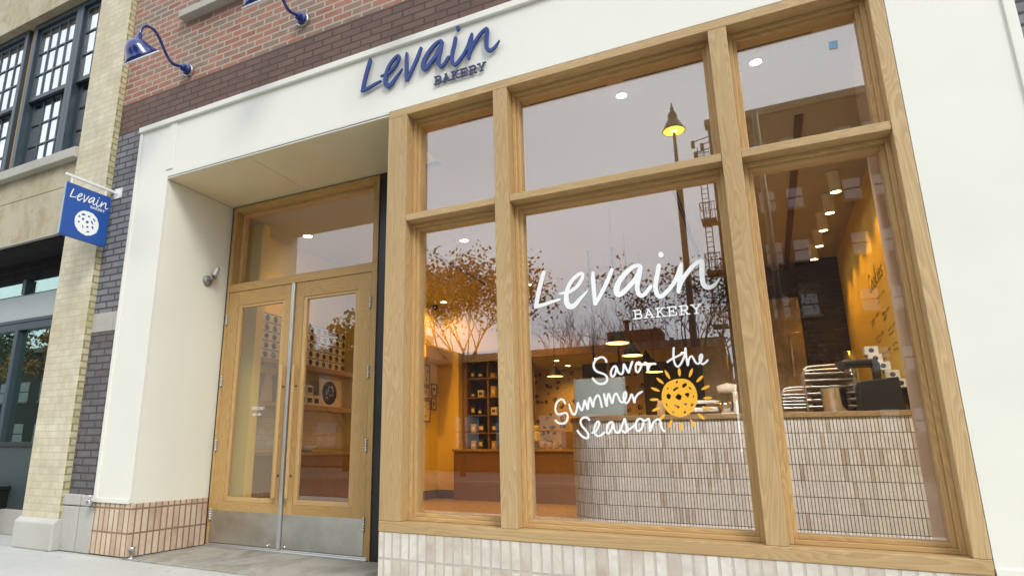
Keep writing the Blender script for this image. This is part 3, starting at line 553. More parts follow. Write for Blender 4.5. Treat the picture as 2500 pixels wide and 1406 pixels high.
def door(x0, x1, gl, gr, hx):
    d = part(MB().box(x0, gl, YD, YD + .045, .036, 2.473), 'door', 'oak_door_z', bevel=.002)
    part(MB().box(gr, x1, YD, YD + .045, .036, 2.473), 'stile', 'oak_door_z', d, .002)
    for z0, z1 in ((2.326, 2.473), (.036, .412)): part(MB().box(gl, gr, YD + .0006, YD + .0444, z0, z1), 'rail', 'oak_door_x', d, .002)
    t = .042
    for x0_, x1_ in ((gl, gl + t), (gr - t, gr)): part(MB().box(x0_, x1_, YD + .006, YD + .04, .412, 2.326), 'glazing_bead', 'oak_bead', d, .004)
    for z0_, z1_ in ((.412, .412 + t), (2.326 - t * .62, 2.326)): part(MB().box(gl + t, gr - t, YD + .0065, YD + .04, z0_, z1_), 'glazing_rail', 'oak_bead_x', d, .004)
    part(MB().box(gl + t - .004, gr - t + .004, YD + .022, YD + .028, .412 + t - .004, 2.302), 'glass_pane', 'door_glass', d)
    part(MB().box(x0 + .004, x1 - .004, YD - .003, YD - .0004, .04, .329), 'kick_plate', 'kick', d, .001)
    h = MB()
    h.box(hx - .018, hx + .018, YD - .062, YD - .034, .465, 1.665)
    part(h, 'handle', 'oak_bead', d, .007)
    for z in (.66, 1.47): part(MB().tube([(hx, YD + .001, z), (hx, YD - .036, z)], .007, 8), 'handle_stud', 'bronze', d)
    return d
d1 = door(-4.849, -3.996, -4.706, -4.084, -4.037)
d2 = door(-3.956, -3.077, -3.856, -3.21, -3.886)
for d, x in ((d1, -4.8505), (d2, -3.0755)):
    for z in (2.19, 1.56, .93, .29):
        mb = MB(); 
        for i in range(5): mb.tube([(x, YD - .010, z - .055 + i * .022), (x, YD - .010, z - .035 + i * .022)], .0105, 10)
        mb.box(x - .012, x + .012, YD - .006, YD - .001, z - .055, z + .055)
        part(mb, 'hinge', 'steel', d)
part(MB().box(-3.994, -3.958, YD - .022, YD + .03, .036, 2.473).box(-3.985, -3.975, YD - .030, YD - .022, .036, 2.47), 'astragal', 'alu', d1, .002)
for x in (-4.10, -3.90): part(MB().lathe([(0, .0), (.008, .0), (.008, .02), (0, .022)], (x, YD - .003, .058), (0, -1, 0), 10), 'floor_bolt', 'chrome', d1)
# opening hours on the left leaf
cv = lambda a, b, d: (-4.435 + a, YD + .0205, 1.245 + b)
text_mesh('OPEN DAILY', .048, lambda a, b, d: (-4.445 + a * .62, YD + .0205, 1.262 + b), 'vinyl_white', 'door_lettering', d1)
text_mesh('8AM - 8PM', .036, lambda a, b, d: (-4.425 + a * .66, YD + .0205, 1.205 + b), 'vinyl_white', 'door_lettering', d1)

# ------------------------------------------------------------------ inside the shop
FZ = .08
part(MB().box(-2.36, 1.2, .301, 8.4, .0, FZ).box(-5.3, -2.36, .96, 8.4, .0, FZ), 'interior_floor', 'floor')
mb = MB().box(-5.3, -5.2, .86, 8.4, FZ, 3.6).box(1.06, 1.2, .64, 8.4, FZ, 3.6)
mb.box(-5.2, -4.791, 6.2, 6.35, FZ, 3.6).box(-4.791, -3.72, 6.2, 6.35, 2.566, 3.6)
mb.box(-5.2, 1.06, 8.2, 8.4, FZ, 3.6)
part(mb, 'interior_wall', 'plaster')
part(MB().box(-3.719, 1.0595, 6.195, 6.35, 2.415, 3.6), 'bulkhead', 'cab_wood')  # dark wood tone paints the bulkhead as if in shade
part(MB().box(.722, 1.2, .241, .64, FZ, 3.42), 'window_return', 'tan_wall')
part(MB().box(-2.36, .72, .241, .28, 0, .40), 'window_back', 'tan_wall')
# ceiling with slot vents beside the window
part(MB().box(-2.39, 1.2, .365, 6.2, 3.42, 3.6).box(-5.3, -2.391, .92, 6.2, 3.42, 3.6).box(-5.3, 1.2, 6.35, 8.4, 2.42, 2.6), 'interior_ceiling', 'ceil')
part(MB().box(-5.83, 7, .5, 12, 3.65, 12), 'building_body', 'red_brick')  # unseen upper mass, added to block sky light leaking inside
mb = MB().box(-2.39, .81, .241, .262, 3.40, 3.55).box(-2.39, .81, .300, .365, 3.40, 3.55)
for a, b in ((-2.39, -1.905), (-1.30 - .05, -1.337 + .0), (-.752, -.642), (-.09, .045), (.501, .81)): mb.box(a, b, .262, .300, 3.40, 3.55)
part(mb, 'window_head_lining', 'oak_x', bevel=.001)
for a, b in ((-1.905, -1.35), (-1.337, -.752), (-.642, -.09), (.045, .501)): part(MB().box(a, b, .262, .300, 3.4015, 3.5), 'slot_vent', 'black')
for x0, x1, y0, y1 in ((-.60, -.588, 2.3, 6.0), (-.575, -.563, 2.3, 6.0), (-3.74, -3.725, 2.7, 5.0), (-3.705, -3.69, 2.7, 5.0)): part(MB().box(x0, x1, y0, y1, 3.412, 3.4195), 'ceiling_slot', 'black')
part(MB().box(.44, .50, 1.4, 6.2, 3.405, 3.4195), 'ceiling_slot', 'baseboard')
part(MB().box(-5.2, -5.185, 3.5, 6.2, FZ, FZ + .14).box(-5.185, -4.791, 6.185, 6.2, FZ, FZ + .14), 'baseboard', 'baseboard')
part(MB().box(-5.2, -4.90, 5.2, 6.16, 2.38, 2.585), 'wall_box', 'tan_wall')
part(MB().box(.56, 1.06, 5.75, 6.19, FZ, 3.415), 'tiled_column', 'black_tile', label='dark tiled column at the back of the shop')

# shelving niche on the left wall behind the doors
for y0, y1 in ((1.33, 1.45), (3.36, 3.50)): part(MB().box(-5.2, -4.93, y0, y1, FZ, 3.42), 'niche_wall', 'plaster')
part(MB().box(-5.2, -5.19, 1.45, 3.36, .9, 1.36), 'tile_splash', 'lime_brick')

# ------------------------------------------------------------------ neighbouring building
NB = thing('neighbour_building', (-8.0, 0, 0), 'buff limewashed brick and stone building left of the bakery', 'building')
def npart(mb, name, mat, parent=NB, bevel=0.0, label=None):
    o = mb.build(name, mat, parent, bevel)
    if label: o['label'] = label
    return o
PX0, PX1 = -6.40, -5.835
npart(MB().box(PX0, PX1, -.03, .45, .27, 12), 'pier', 'lime_brick', bevel=.006)
npart(MB().box(PX1 - .012, PX1 + .001, -.026, BW, .27, 12), 'pier_return', 'lime_side')
npart(MB().prism([(-.075, 0), (-.075, .235), (-.03, .275), (.3, .275), (.3, 0)], PX0 - .03, PX1 + .012, lambda a, b, d: (d, a, b)), 'pier_base', 'base_stone', bevel=.012)
npart(MB().box(-14, PX0 - .001, .0, .5, 3.155, 3.688).box(-14, PX0 - .001, .008, .5, 3.70, 4.0), 'spandrel', 'spandrel', bevel=.005)
npart(MB().box(-14, PX0 - .001, -.012, .03, 3.139, 3.155), 'spandrel_lip', 'stone')
npart(MB().box(-14, PX0 - .001, .031, .5, 3.12, 3.1545), 'shopfront_soffit', 'matte_black')  # black colour paints in the deep shade of the recess
npart(MB().box(PX0 - .0008, PX0 + .004, .031, .45, .28, 3.12), 'pier_return', 'bronze')
npart(MB().prism([(-.075, 3.985), (-.075, 4.10), (.10, 4.165), (.5, 4.165), (.5, 3.985)], -14, PX0 - .0005, lambda a, b, d: (d, a, b)), 'window_sill', 'stone', bevel=.008)
npart(MB().box(-14, PX0, .0, .5, 6.285, 6.72).box(-14, PX0, .012, .5, 6.735, 12).box(-14, PX0, -.03, .012, 7.15, 7.22), 'lintel', 'spandrel', bevel=.006)
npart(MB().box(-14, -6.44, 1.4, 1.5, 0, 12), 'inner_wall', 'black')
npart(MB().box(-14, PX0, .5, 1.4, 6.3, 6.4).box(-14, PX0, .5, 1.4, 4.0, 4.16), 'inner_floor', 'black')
def hung(x0, x1, nv, label=None):
    """double-hung window: upper sash outside, lower sash set back"""
    w = npart(MB().box(x0, x0 + .07, .10, .26, 4.165, 6.285).box(x1 - .07, x1, .10, .26, 4.165, 6.285).box(x0 + .07, x1 - .07, .10, .26, 6.215, 6.285).box(x0 + .07, x1 - .07, .10, .26, 4.165, 4.20), 'window', 'blue_frame', bevel=.004)
    a, b = x0 + .07, x1 - .07
    for z0, z1, y in ((5.165, 6.215, .14), (4.20, 5.20, .20)):
        t = .048
        s_ = MB().box(a, a + t, y, y + .04, z0, z1).box(b - t, b, y, y + .04, z0, z1).box(a + t, b - t, y, y + .04, z0, z0 + .055).box(a + t, b - t, y, y + .04, z1 - t, z1)
        for i in range(1, nv):
            x = a + t + (b - a - 2 * t) * i / nv; s_.box(x - .011, x + .011, y + .004, y + .034, z0 + .055, z1 - t)
        for i in range(1, 3):
            z = z0 + .055 + (z1 - t - z0 - .055) * i / 3
            for j in range(nv):
                xa = a + t + (b - a - 2 * t) * j / nv + (.011 if j else 0); xb = a + t + (b - a - 2 * t) * (j + 1) / nv - (.011 if j < nv - 1 else 0)
                s_.box(xa, xb, y + .005, y + .033, z - .011, z + .011)
        npart(s_, 'sash', 'blue_frame', w, .002)
        npart(MB().box(a + t - .005, b - t + .005, y + .018, y + .023, z0 + .05, z1 - t + .005), 'glass_pane', 'sash_glass', w)
    npart(MB().box(a, b, .8, .81, 4.1, 6.3), 'blind', 'grey_panel', w)
    return w
hung(-8.005, -7.035, 4); hung(-7.035, -6.395, 2); hung(-9.14, -8.135, 4); hung(-10.2, -9.27, 4)
for x0, x1 in ((-8.135, -8.005), (-9.27, -9.14)): npart(MB().box(x0, x1, .15, .26, 4.165, 6.285), 'timber_mullion', 'bare_wood', bevel=.003)
# street level shopfront, set back
S = npart(MB().box(-14, -6.4, .42, .60, 3.03, 3.16).box(-14, -6.4, .47, .58, 2.90, 3.03), 'shopfront', 'matte_black')  # top boxes coloured black to carry the recess shade
mb = MB()
for x in (-7.90, -9.3, -10.7): mb.box(x - .045, x + .03, .44, .56, 2.72, 2.90).box(x - .045, x + .03, .44, .56, .965, 2.27)
mb.box(-14, -6.4, .47, .57, 2.705, 2.722).box(-14, -6.4, .44, .57, 2.36, 2.40).box(-14, -6.4, .45, .57, 2.27, 2.36)
npart(mb, 'frame', 'blue_frame', S, .003)
npart(MB().box(-14, -6.4, .46, .56, 2.402, 2.704), 'panel', 'grey_panel', S, .002)
npart(MB().box(-14, -6.4, .50, .506, .965, 2.27).box(-14, -6.4, .50, .506, 2.722, 2.90), 'glass_pane', 'shop_glass', S)
npart(MB().box(-14, -6.4, .44, .57, .915, .965), 'rail', 'bronze', S, .002)
npart(MB().box(-14, -6.4, .46, .57, .25, .915), 'panel', 'teal_panel', S, .002)
npart(MB().box(-14, -6.4, .40, .57, .0, .25), 'kerb_base', 'base_stone', S, .006)
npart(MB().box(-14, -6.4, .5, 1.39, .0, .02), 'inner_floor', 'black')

# planter by the neighbour's shopfront
P = thing('planter', (-7.78, .25, 0), 'black square planter box at the foot of the teal shopfront panel', 'planter')
cvp = lambda k0, z: [(-7.78 - k0, .25 - k0, z), (-7.78 + k0, .25 - k0, z), (-7.78 + k0, .25 + k0, z), (-7.78 - k0, .25 + k0, z)]
mb = MB(); mb.add(cvp(.20, .01) + cvp(.235, .47), [(0, 1, 2, 3), (0, 1, 5, 4), (1, 2, 6, 5), (2, 3, 7, 6), (3, 0, 4, 7)]); mb.build('tub', 'black', P, .006)
mb = MB(); mb.add(cvp(.245, .45) + cvp(.245, .49) + cvp(.205, .49) + cvp(.205, .44), [(0, 1, 5, 4), (1, 2, 6, 5), (2, 3, 7, 6), (3, 0, 4, 7), (4, 5, 9, 8), (5, 6, 10, 9), (6, 7, 11, 10), (7, 4, 8, 11), (8, 9, 13, 12), (9, 10, 14, 13), (10, 11, 15, 14), (11, 8, 12, 15), (0, 3, 2, 1)]); mb.build('rim', 'black', P, .004)
MB().box(-7.98, -7.58, .05, .45, .40, .455).build('soil', 'bark', P)

# ------------------------------------------------------------------ gooseneck wall lamps
def gooseneck(x, z, label):
    t = thing('gooseneck_lamp', (x, BW, z), label, 'wall lamp', 'blue gooseneck lamps above the shopfront')
    MB().lathe([(0, 0), (.062, 0), (.062, .028), (.05, .034), (0, .034)], (x, BW - .001, z), (0, -1, 0), 24).build('junction_box', 'steel', t, .002)
    MB().lathe([(0, .034), (.055, .034), (.055, .060), (.036, .064), (.036, .105), (.022, .112), (0, .112)], (x, BW, z), (0, -1, 0), 24).build('wall_mount', 'blue', t, .003)
    P_ = [(x, BW - .1, z), (x, -.135, z - .028), (x, -.19, z - .028), (x, -.245, z + .015), (x, -.295, z + .075), (x, -.345, z + .138), (x, -.405, z + .182), (x, -.465, z + .185), (x, -.515, z + .150), (x, -.540, z + .095), (x, -.548, z + .03)]
    MB().tube(spline(P_, 5), .0145, 12).build('arm', 'blue', t)
    MB().lathe([(0, 0), (.021, 0), (.021, .012), (.030, .014), (.031, .095), (.034, .12), (0, .121)], (x, -.547, z + .048), (0, -.22, -1), 24).build('socket', 'blue', t)
    ax = Vector((0, .72, -.69)).normalized(); c = Vector((x, -.618, z - .055))
    MB().lathe([(0, -.006), (.034, -.004), (.060, .010), (.088, .034), (.108, .066), (.122, .098), (.140, .128), (.172, .168), (.168, .169), (.137, .131), (.118, .1), (.104, .068), (.084, .037), (0, .012)], c, ax, 44).build('shade', 'blue', t)
    MB().lathe([(.1655, .1665), (.1655, .174), (.1765, .176), (.1765, .165), (.172, .163)], c, ax, 44).build('rim', 'sign_white', t)
    MB().lathe([(0, .02), (.03, .03), (.038, .08), (.02, .115), (0, .12)], c, ax, 16).build('bulb', 'paper', t)
    return t
gooseneck(-4.815, 4.60, 'blue gooseneck lamp nearest the buff pier, its shade hanging clear of the brick')
gooseneck(-3.35, 4.668, 'second blue gooseneck lamp, its shade cut off by the top of the photo')
gooseneck(-1.885, 4.735, 'third blue gooseneck lamp further right along the brick wall')

# ------------------------------------------------------------------ blade sign
BS = thing('hanging_sign', (-5.72, BW, 3.44), 'square blue projecting bakery sign with a white cookie hanging from a white bar', 'sign')
SX = -5.70
MB().box(SX - .06, SX + .06, BW - .008, BW - .0005, 3.395, 3.505).build('wall_plate', 'sign_white', BS, .002)
for dx in (-.045, .045):
    for z in (3.41, 3.49): MB().lathe([(0, 0), (.007, 0), (.005, .004), (0, .005)], (SX + dx, BW - .008, z), (0, -1, 0), 8).build('bolt', 'steel', BS)
MB().box(SX - .032, SX - .008, -.50, BW - .006, 3.442, 3.466).build('bar', 'sign_white', BS, .002)
for y in (-.435, -.085): MB().box(SX - .026, SX - .014, y - .010, y + .010, 3.376, 3.441).build('hanger', 'sign_white', BS, .001)
board = MB().box(SX - .040, SX, -.488, -.030, 2.852, 3.375).build('board', 'sign_blue', BS, .002)
MB().box(SX - .037, SX - .003, -.4915, -.4885, 2.855, 3.372).build('edge_band', 'grey_board', board)
def glyphs(conv_ab, conv, depth, mat, parent, name='letter', each=True, front=0.0, wk=1.0, root=None, src=None):
    """the six brush letters, mapped by conv_ab(a, b) and placed by conv(a, b, depth)"""
    out = []
    mb = MB()
    for gi, g in enumerate(src or LEVAIN):
        if each: mb = MB()
        for si, st in enumerate(g):
            q = [(*conv_ab(p[0], p[1]), p[2] * wk) for p in st]
            brush(mb, q, conv, depth, front=front - .0003 * si - .0002 * gi)
        if each: out.append(mb.build(name, mat, parent, root=root))
    if not each: out.append(mb.build(name, mat, parent, root=root))
    return out
def caps(txt, x0, z0, w, h, pitch, t, conv, depth, mat, parent, name='letter', each=True, root=None, front=0.0):
    mb = MB(); out = []
    for i, c in enumerate(txt):
        if each: mb = MB()
        for si, st in enumerate(SLAB[c]):
            q = [(x0 + pitch * i + a * w, z0 + b * h, t * (1 if si < 3 else .8)) for a, b in st]
            if len(q) > 2: q = spline(q, 4) if c in 'BR' else q
            brush(mb, q, conv, depth, front=front - .00025 * si, sharp=True, ramp=.0001)
        if each: out.append(mb.build(name, mat, parent, root=root))
    if not each: out.append(mb.build(name, mat, parent, root=root))
    return out
k = .349
cx_ = lambda a, b, d: (SX + .0006 - d, a, b)
glyphs(lambda a, b: (-.446 + (a + 1.294) * k, 3.232 + (b - 1.798) * k * 1.05), cx_, .0004, 'vinyl_white', board, 'lettering', False, wk=k * 1.02)
caps('BAKERY', -.232, 3.196, .021, .021, .0256, .0042, cx_, .0004, 'vinyl_white', board, 'lettering', False)
caps_tm = None
def cookie(cy0, cz0, r, chips, name, conv, parent, mat='vinyl_white', seed=3):
    rnd = random.Random(seed); n = 44
    out = [(cy0 + math.cos(2 * math.pi * i / n) * r * (1 + rnd.uniform(-.03, .03)), cz0 + math.sin(2 * math.pi * i / n) * r * (1 + rnd.uniform(-.03, .03))) for i in range(n)]
    return holed(out, chips, name, mat, conv, parent)
def holed(outer, holes, name, mat, conv, parent=None, depth=.0005, root=None):
    """flat shape with holes through it"""
    loops = [[Vector((a, b, 0)) for a, b in outer]] + [[Vector((a, b, 0)) for a, b in h] for h in holes]
    flat_ = [p for l in loops for p in l]; mb = MB()
    mb.add([conv(p.x, p.y, 0) for p in flat_], [tuple(t) for t in tessellate_polygon(loops)])
    o = mb.build(name, mat, parent, root=root)
    sm = o.modifiers.new('thickness', 'SOLIDIFY'); sm.thickness = depth; sm.offset = 0
    return o
def chip(cx0, cy0, w, h, an):
    pts = [(-1, -.5), (-.6, -1), (.5, -.9), (1, -.2), (.8, .7), (0, 1), (-.8, .6)]
    return [(cx0 + (a * w * math.cos(an) - b * h * math.sin(an)), cy0 + (a * w * math.sin(an) + b * h * math.cos(an))) for a, b in pts]
CH = [(-.045, .075, .022, .010, .2), (.012, .073, .012, .010, 0), (-.083, .043, .010, .010, 0), (-.043, .030, .011, .014, -.3), (.068, .055, .020, .008, -.8), (.050, .022, .022, .008, -1.0), (.002, .012, .016, .014, .3), (-.080, -.010, .011, .010, 0), (-.035, -.045, .006, .018, .4), (.010, -.035, .013, .010, .2), (.062, -.025, .010, .016, .5), (.022, -.082, .016, .008, .3)]
cookie(-.243, 3.031, .122, [chip(-.243 + a, 3.031 + b, w, h, an) for a, b, w, h, an in CH], 'cookie_emblem', cx_, board)

# ------------------------------------------------------------------ raised letters on the fascia
FS = thing('fascia_sign', (-2.05, 0, 3.72), 'raised blue script and slab letters reading Levain Bakery on the white fascia', 'sign')
cf = lambda a, b, d: (a, -.034 + d, b)
for st_ in [None]:
    glyphs(lambda a, b: (-2.651 + (a + 1.294) * 1.067, 3.700 + (b - 1.798) * 1.16), cf, .018, 'letter_blue', FS, 'letter', True, wk=1.02)
caps('BAKERY', -1.975, 3.588, .060, .060, .0722, .0102, lambda a, b, d: (a, -.022 + d, b), .012, 'letter_navy', FS, 'letter', True)

# ------------------------------------------------------------------ lettering on the shop window
YG = .1644
cg = lambda a, b, d: (a, YG + d, b)
WL = thing('window_lettering', (-.7, .164, 1.7), 'white vinyl script on the glass reading Levain Bakery', 'window lettering')
glyphs(lambda a, b: (a, b), lambda a, b, d: (a, YG - .0008 + d, b), .0006, 'vinyl_white', WL, 'letter', True, src=LEVAIN_G)
caps('BAKERY', -.6668, 1.6822, .0526, .0526, .0673, .0083, cg, .0004, 'vinyl_white', WL, 'letter', True)
SL = thing('season_lettering', (-.75, .164, 1.0), 'white handwritten vinyl on the glass reading Savor the Summer Season', 'window lettering')
for w_ in SAVOR:
    mb = MB()
    for si, st in enumerate(w_): brush(mb, st, lambda a, b, d: (a, YG - .0006 + d, b), .0004, front=-.0003 * si, ramp=.0004)
    mb.build('word', 'vinyl_white', SL)
SNN = thing('cookie_sun', (-.435, .164, 1.19), 'yellow cookie shaped sun sticker with short rays on the shop window', 'window sticker')
bd = spline([tuple(p) for p in SUN_BODY] + [tuple(SUN_BODY[0])], 4)[:-1]
holed(bd, [[tuple(p) for p in c] for c in SUN_CHIPS], 'cookie', 'vinyl_yellow', lambda a, b, d: (a, YG - .0004, b), SNN)
for (a, b) in SUN_RAYS:
    dx, dz = b[0] - a[0], b[1] - a[1]; l = math.hypot(dx, dz); nx, nz = -dz / l, dx / l; n = 9; pts = []
    wd = lambda t: .0082 * (math.sin(math.pi * t) ** .7 * .9 + .1)
    pts = [(a[0] + dx * i / n + nx * wd(i / n), a[1] + dz * i / n + nz * wd(i / n)) for i in range(n + 1)] + [(a[0] + dx * i / n - nx * wd(i / n), a[1] + dz * i / n - nz * wd(i / n)) for i in range(n, -1, -1)]
    MB().prism(pts, YG - .0005, YG - .0001).build('ray', 'vinyl_yellow', SNN)
tag(MB().prism([(.555, 3.182), (.599, 3.177), (.603, 3.226), (.559, 3.228)], .162, .1643).build('window_sticker', 'sign_blue', root=(.57, .163, 3.18)), 'small pale blue square sticker in the top right window pane', 'sticker')
bpy.data.objects['window_sticker'].data.materials[0] = flatm('pale_blue_film', (.22, .42, .62), .5)

# ------------------------------------------------------------------ small fittings outside
FL = thing('security_light', (-4.92, .60, 2.56), 'small grey floodlight on a round base on the cream recess wall', 'light')
MB().lathe([(0, 0), (.055, 0), (.055, .012), (.046, .026), (.020, .034), (0, .034)], (-4.9205, .594, 2.556), (1, 0, 0), 28).build('base', 'fixture', FL)
MB().tube([(-4.89, .596, 2.562), (-4.865, .605, 2.575), (-4.86, .615, 2.60)], .014, 10).build('knuckle', 'fixture', FL)
u_ = Vector((.25, .25, -.1)).normalized(); v_ = Vector((-.05, .2, 1)).normalized(); w_ = u_.cross(v_).normalized(); v_ = w_.cross(u_)
MB().obox((-4.85, .632, 2.640), u_ * .026, w_ * .046, v_ * .052).build('lamp_head', 'fixture', FL, .012, )
mb = MB()
for i in range(5): mb.obox(Vector((-4.85, .632, 2.640)) + u_ * .028 + v_ * (.036 - i * .018), u_ * .003, w_ * .038, v_ * .005)
mb.build('lens_bar', 'paper', FL, .001)
DS = thing('door_stop', (-4.86, .03, 0), 'small chrome dome door stop on the pavement by the entrance corner', 'door stop')
MB().lathe([(0, 0), (.030, 0), (.030, .004), (.012, .008), (.009, .012)], (-4.862, .035, .0045), n=20).build('base', 'chrome', DS)
MB().lathe([(.009, .012), (.009, .055), (.020, .062), (.027, .070), (.027, .084), (.018, .092), (0, .094)], (-4.862, .035, .0045), n=20).build('knob', 'chrome', DS)
SP = thing('wall_tap', (-5.385, 0, .44), 'small metal hose tap at the bottom corner of the white pier', 'tap')
MB().tube([(-5.385, .0, .447), (-5.385, -.045, .447)], .016, 12).build('pipe', 'steel', SP)
MB().lathe([(0, 0), (.030, 0), (.030, .05), (.018, .058), (0, .058)], (-5.385, -.05, .405), n=16).build('body', 'steel', SP, .003)
MB().tube([(-5.345, -.06, .455), (-5.31, -.06, .458)], .014, 10).build('spout', 'chrome', SP)
MB().tube([(-5.385, -.05, .463), (-5.385, -.05, .50)], .006, 8).build('valve_stem', 'steel', SP)

# ------------------------------------------------------------------ interior lamps (lit in the photograph)
WARM = (1.0, .46, .045)
def lamp_light(kind, loc, power, parent, col=WARM, size=.05, spot=None, blend=.5, tilt=0):
    ld = bpy.data.lights.new('lamp_light', kind); ld.energy = power; ld.color = col; ld.shadow_soft_size = size
    if kind == 'SPOT': ld.spot_size = R(spot); ld.spot_blend = blend
    o = bpy.data.objects.new('lamp_light', ld); COL.objects.link(o); o.parent = parent
    o.location = Vector(loc) - parent.location; o.rotation_euler = (R(tilt), 0, 0)
    return o
PW = 1.35
def downlight(x, y, z, label, power=26, r=.052, spot=140, col=WARM, tilt=0):
    t = thing('recessed_downlight', (x, y, z), label, 'ceiling light', 'recessed ceiling lights inside the shop')
    MB().lathe([(r, -.001), (r + .016, -.001), (r + .018, -.005), (r + .004, -.007), (r, -.003)], (x, y, z), n=24).build('trim', 'white', t)
    MB().lathe([(0, -.003), (r, -.003), (r, -.001), (0, -.001)], (x, y, z), n=24).build('lens', 'lamp_on', t)
    lamp_light('SPOT', (x, y, z - .02), power * PW, t, spot=spot, blend=.7, col=col, tilt=tilt)
    return t
downlight(-.695, .50, 3.42, 'bright round downlight near the glass in the wide middle bay', 170, .034, spot=85, col=(1, .9, .78), tilt=33)
downlight(.187, .50, 3.42, 'bright round downlight near the glass in the right hand bay', 170, .034, spot=85, col=(1, .9, .78), tilt=33)
downlight(-3.114, 2.911, 3.42, 'round downlight seen high in the left window pane among the reflected branches', 60, spot=120, tilt=25)
downlight(-4.86, 5.75, 3.42, 'round downlight close to the yellow back corner', 15, spot=150)
downlight(-4.75, 4.4, 3.42, 'round downlight along the left wall', 115, spot=130)
downlight(-4.75, 1.9, 3.42, 'round downlight over the gift box shelves', 14, spot=110)
downlight(-3.13, 5.29, 3.42, 'round downlight at the left edge of the wide middle pane', 95, spot=120)
for x, y, l in ((-3.197, 6.88, 'tiny downlight in the low back ceiling, left of the pair'), (-2.505, 6.9, 'tiny downlight in the low back ceiling above the black menu boards'), (-3.209, 7.64, 'tiny downlight deepest in the low back ceiling'), (-1.081, 6.87, 'tiny downlight in the low back ceiling at the right')):
    downlight(x, y, 2.42, l, 22, .045)
SPN = ['nearest the window', 'second from the window', 'third from the window', 'fourth from the window', 'farthest from the window']
for (x, y), nm in zip(((.79, 2.72), (.785, 3.31), (.765, 3.88), (.76, 4.48), (.74, 5.05)), SPN):
    t = thing('cylinder_downlight', (x, y, 3.42), 'white cylinder ceiling spot over the counter, ' + nm, 'ceiling light', 'row of cylinder ceiling spots along the right wall')
    MB().lathe([(0, 0), (.062, 0), (.062, -.012), (.050, -.016), (.050, -.20), (.044, -.20), (.044, -.185), (0, -.185)], (x, y, 3.4195), n=24).build('housing', 'white', t)
    MB().lathe([(0, -.19), (.0435, -.19), (.0435, -.187), (0, -.187)], (x, y, 3.4195), n=20).build('lens', 'lamp_on', t)
    lamp_light('SPOT', (x, y, 3.215), 20 * PW, t, spot=100, blend=.6)
def pendant(x, y, z, label, r=.118):
    t = thing('pendant_lamp', (x, y, z), label, 'pendant lamp', 'black cone pendants inside the shop')
    MB().lathe([(r, 0), (.018, .155), (.012, .175), (0, .175)], (x, y, z), n=32).build('shade', 'black', t)
    MB().lathe([(r - .003, .001), (.02, .145), (0, .145)], (x, y, z), n=32).build('inner_shade', 'pend_on', t)
    zc = 3.42 if y < 6.2 else 2.42
    MB().tube([(x, y, z + .17), (x, y, zc)], .0035, 6).build('cord', 'black', t)
    lamp_light('SPOT', (x, y, z + .03), 12 * PW, t, size=.05, spot=140)
for (x, y, z), nm in zip(((-1.275, 2.66, 1.95), (-1.305, 3.6, 1.95), (-1.285, 4.44, 1.95), (-1.33, 5.33, 1.95)), ('nearest the glass', 'second from the glass', 'third from the glass, behind the lettering', 'fourth from the glass')):
    pendant(x, y, z, 'black cone pendant over the counter end, ' + nm)
pendant(-2.72, 5.2, 1.945, 'black cone pendant hanging alone in front of the patterned wall')
tag(MB().lathe([(0, 0), (.05, 0), (.05, -.05), (.035, -.08), (0, -.09)], (-5.1, 5.9, 3.4195), n=16).build('security_camera', 'black', root=(-5.1, 5.9, 3.42)), 'small black dome camera on the ceiling near the back corner', 'camera')

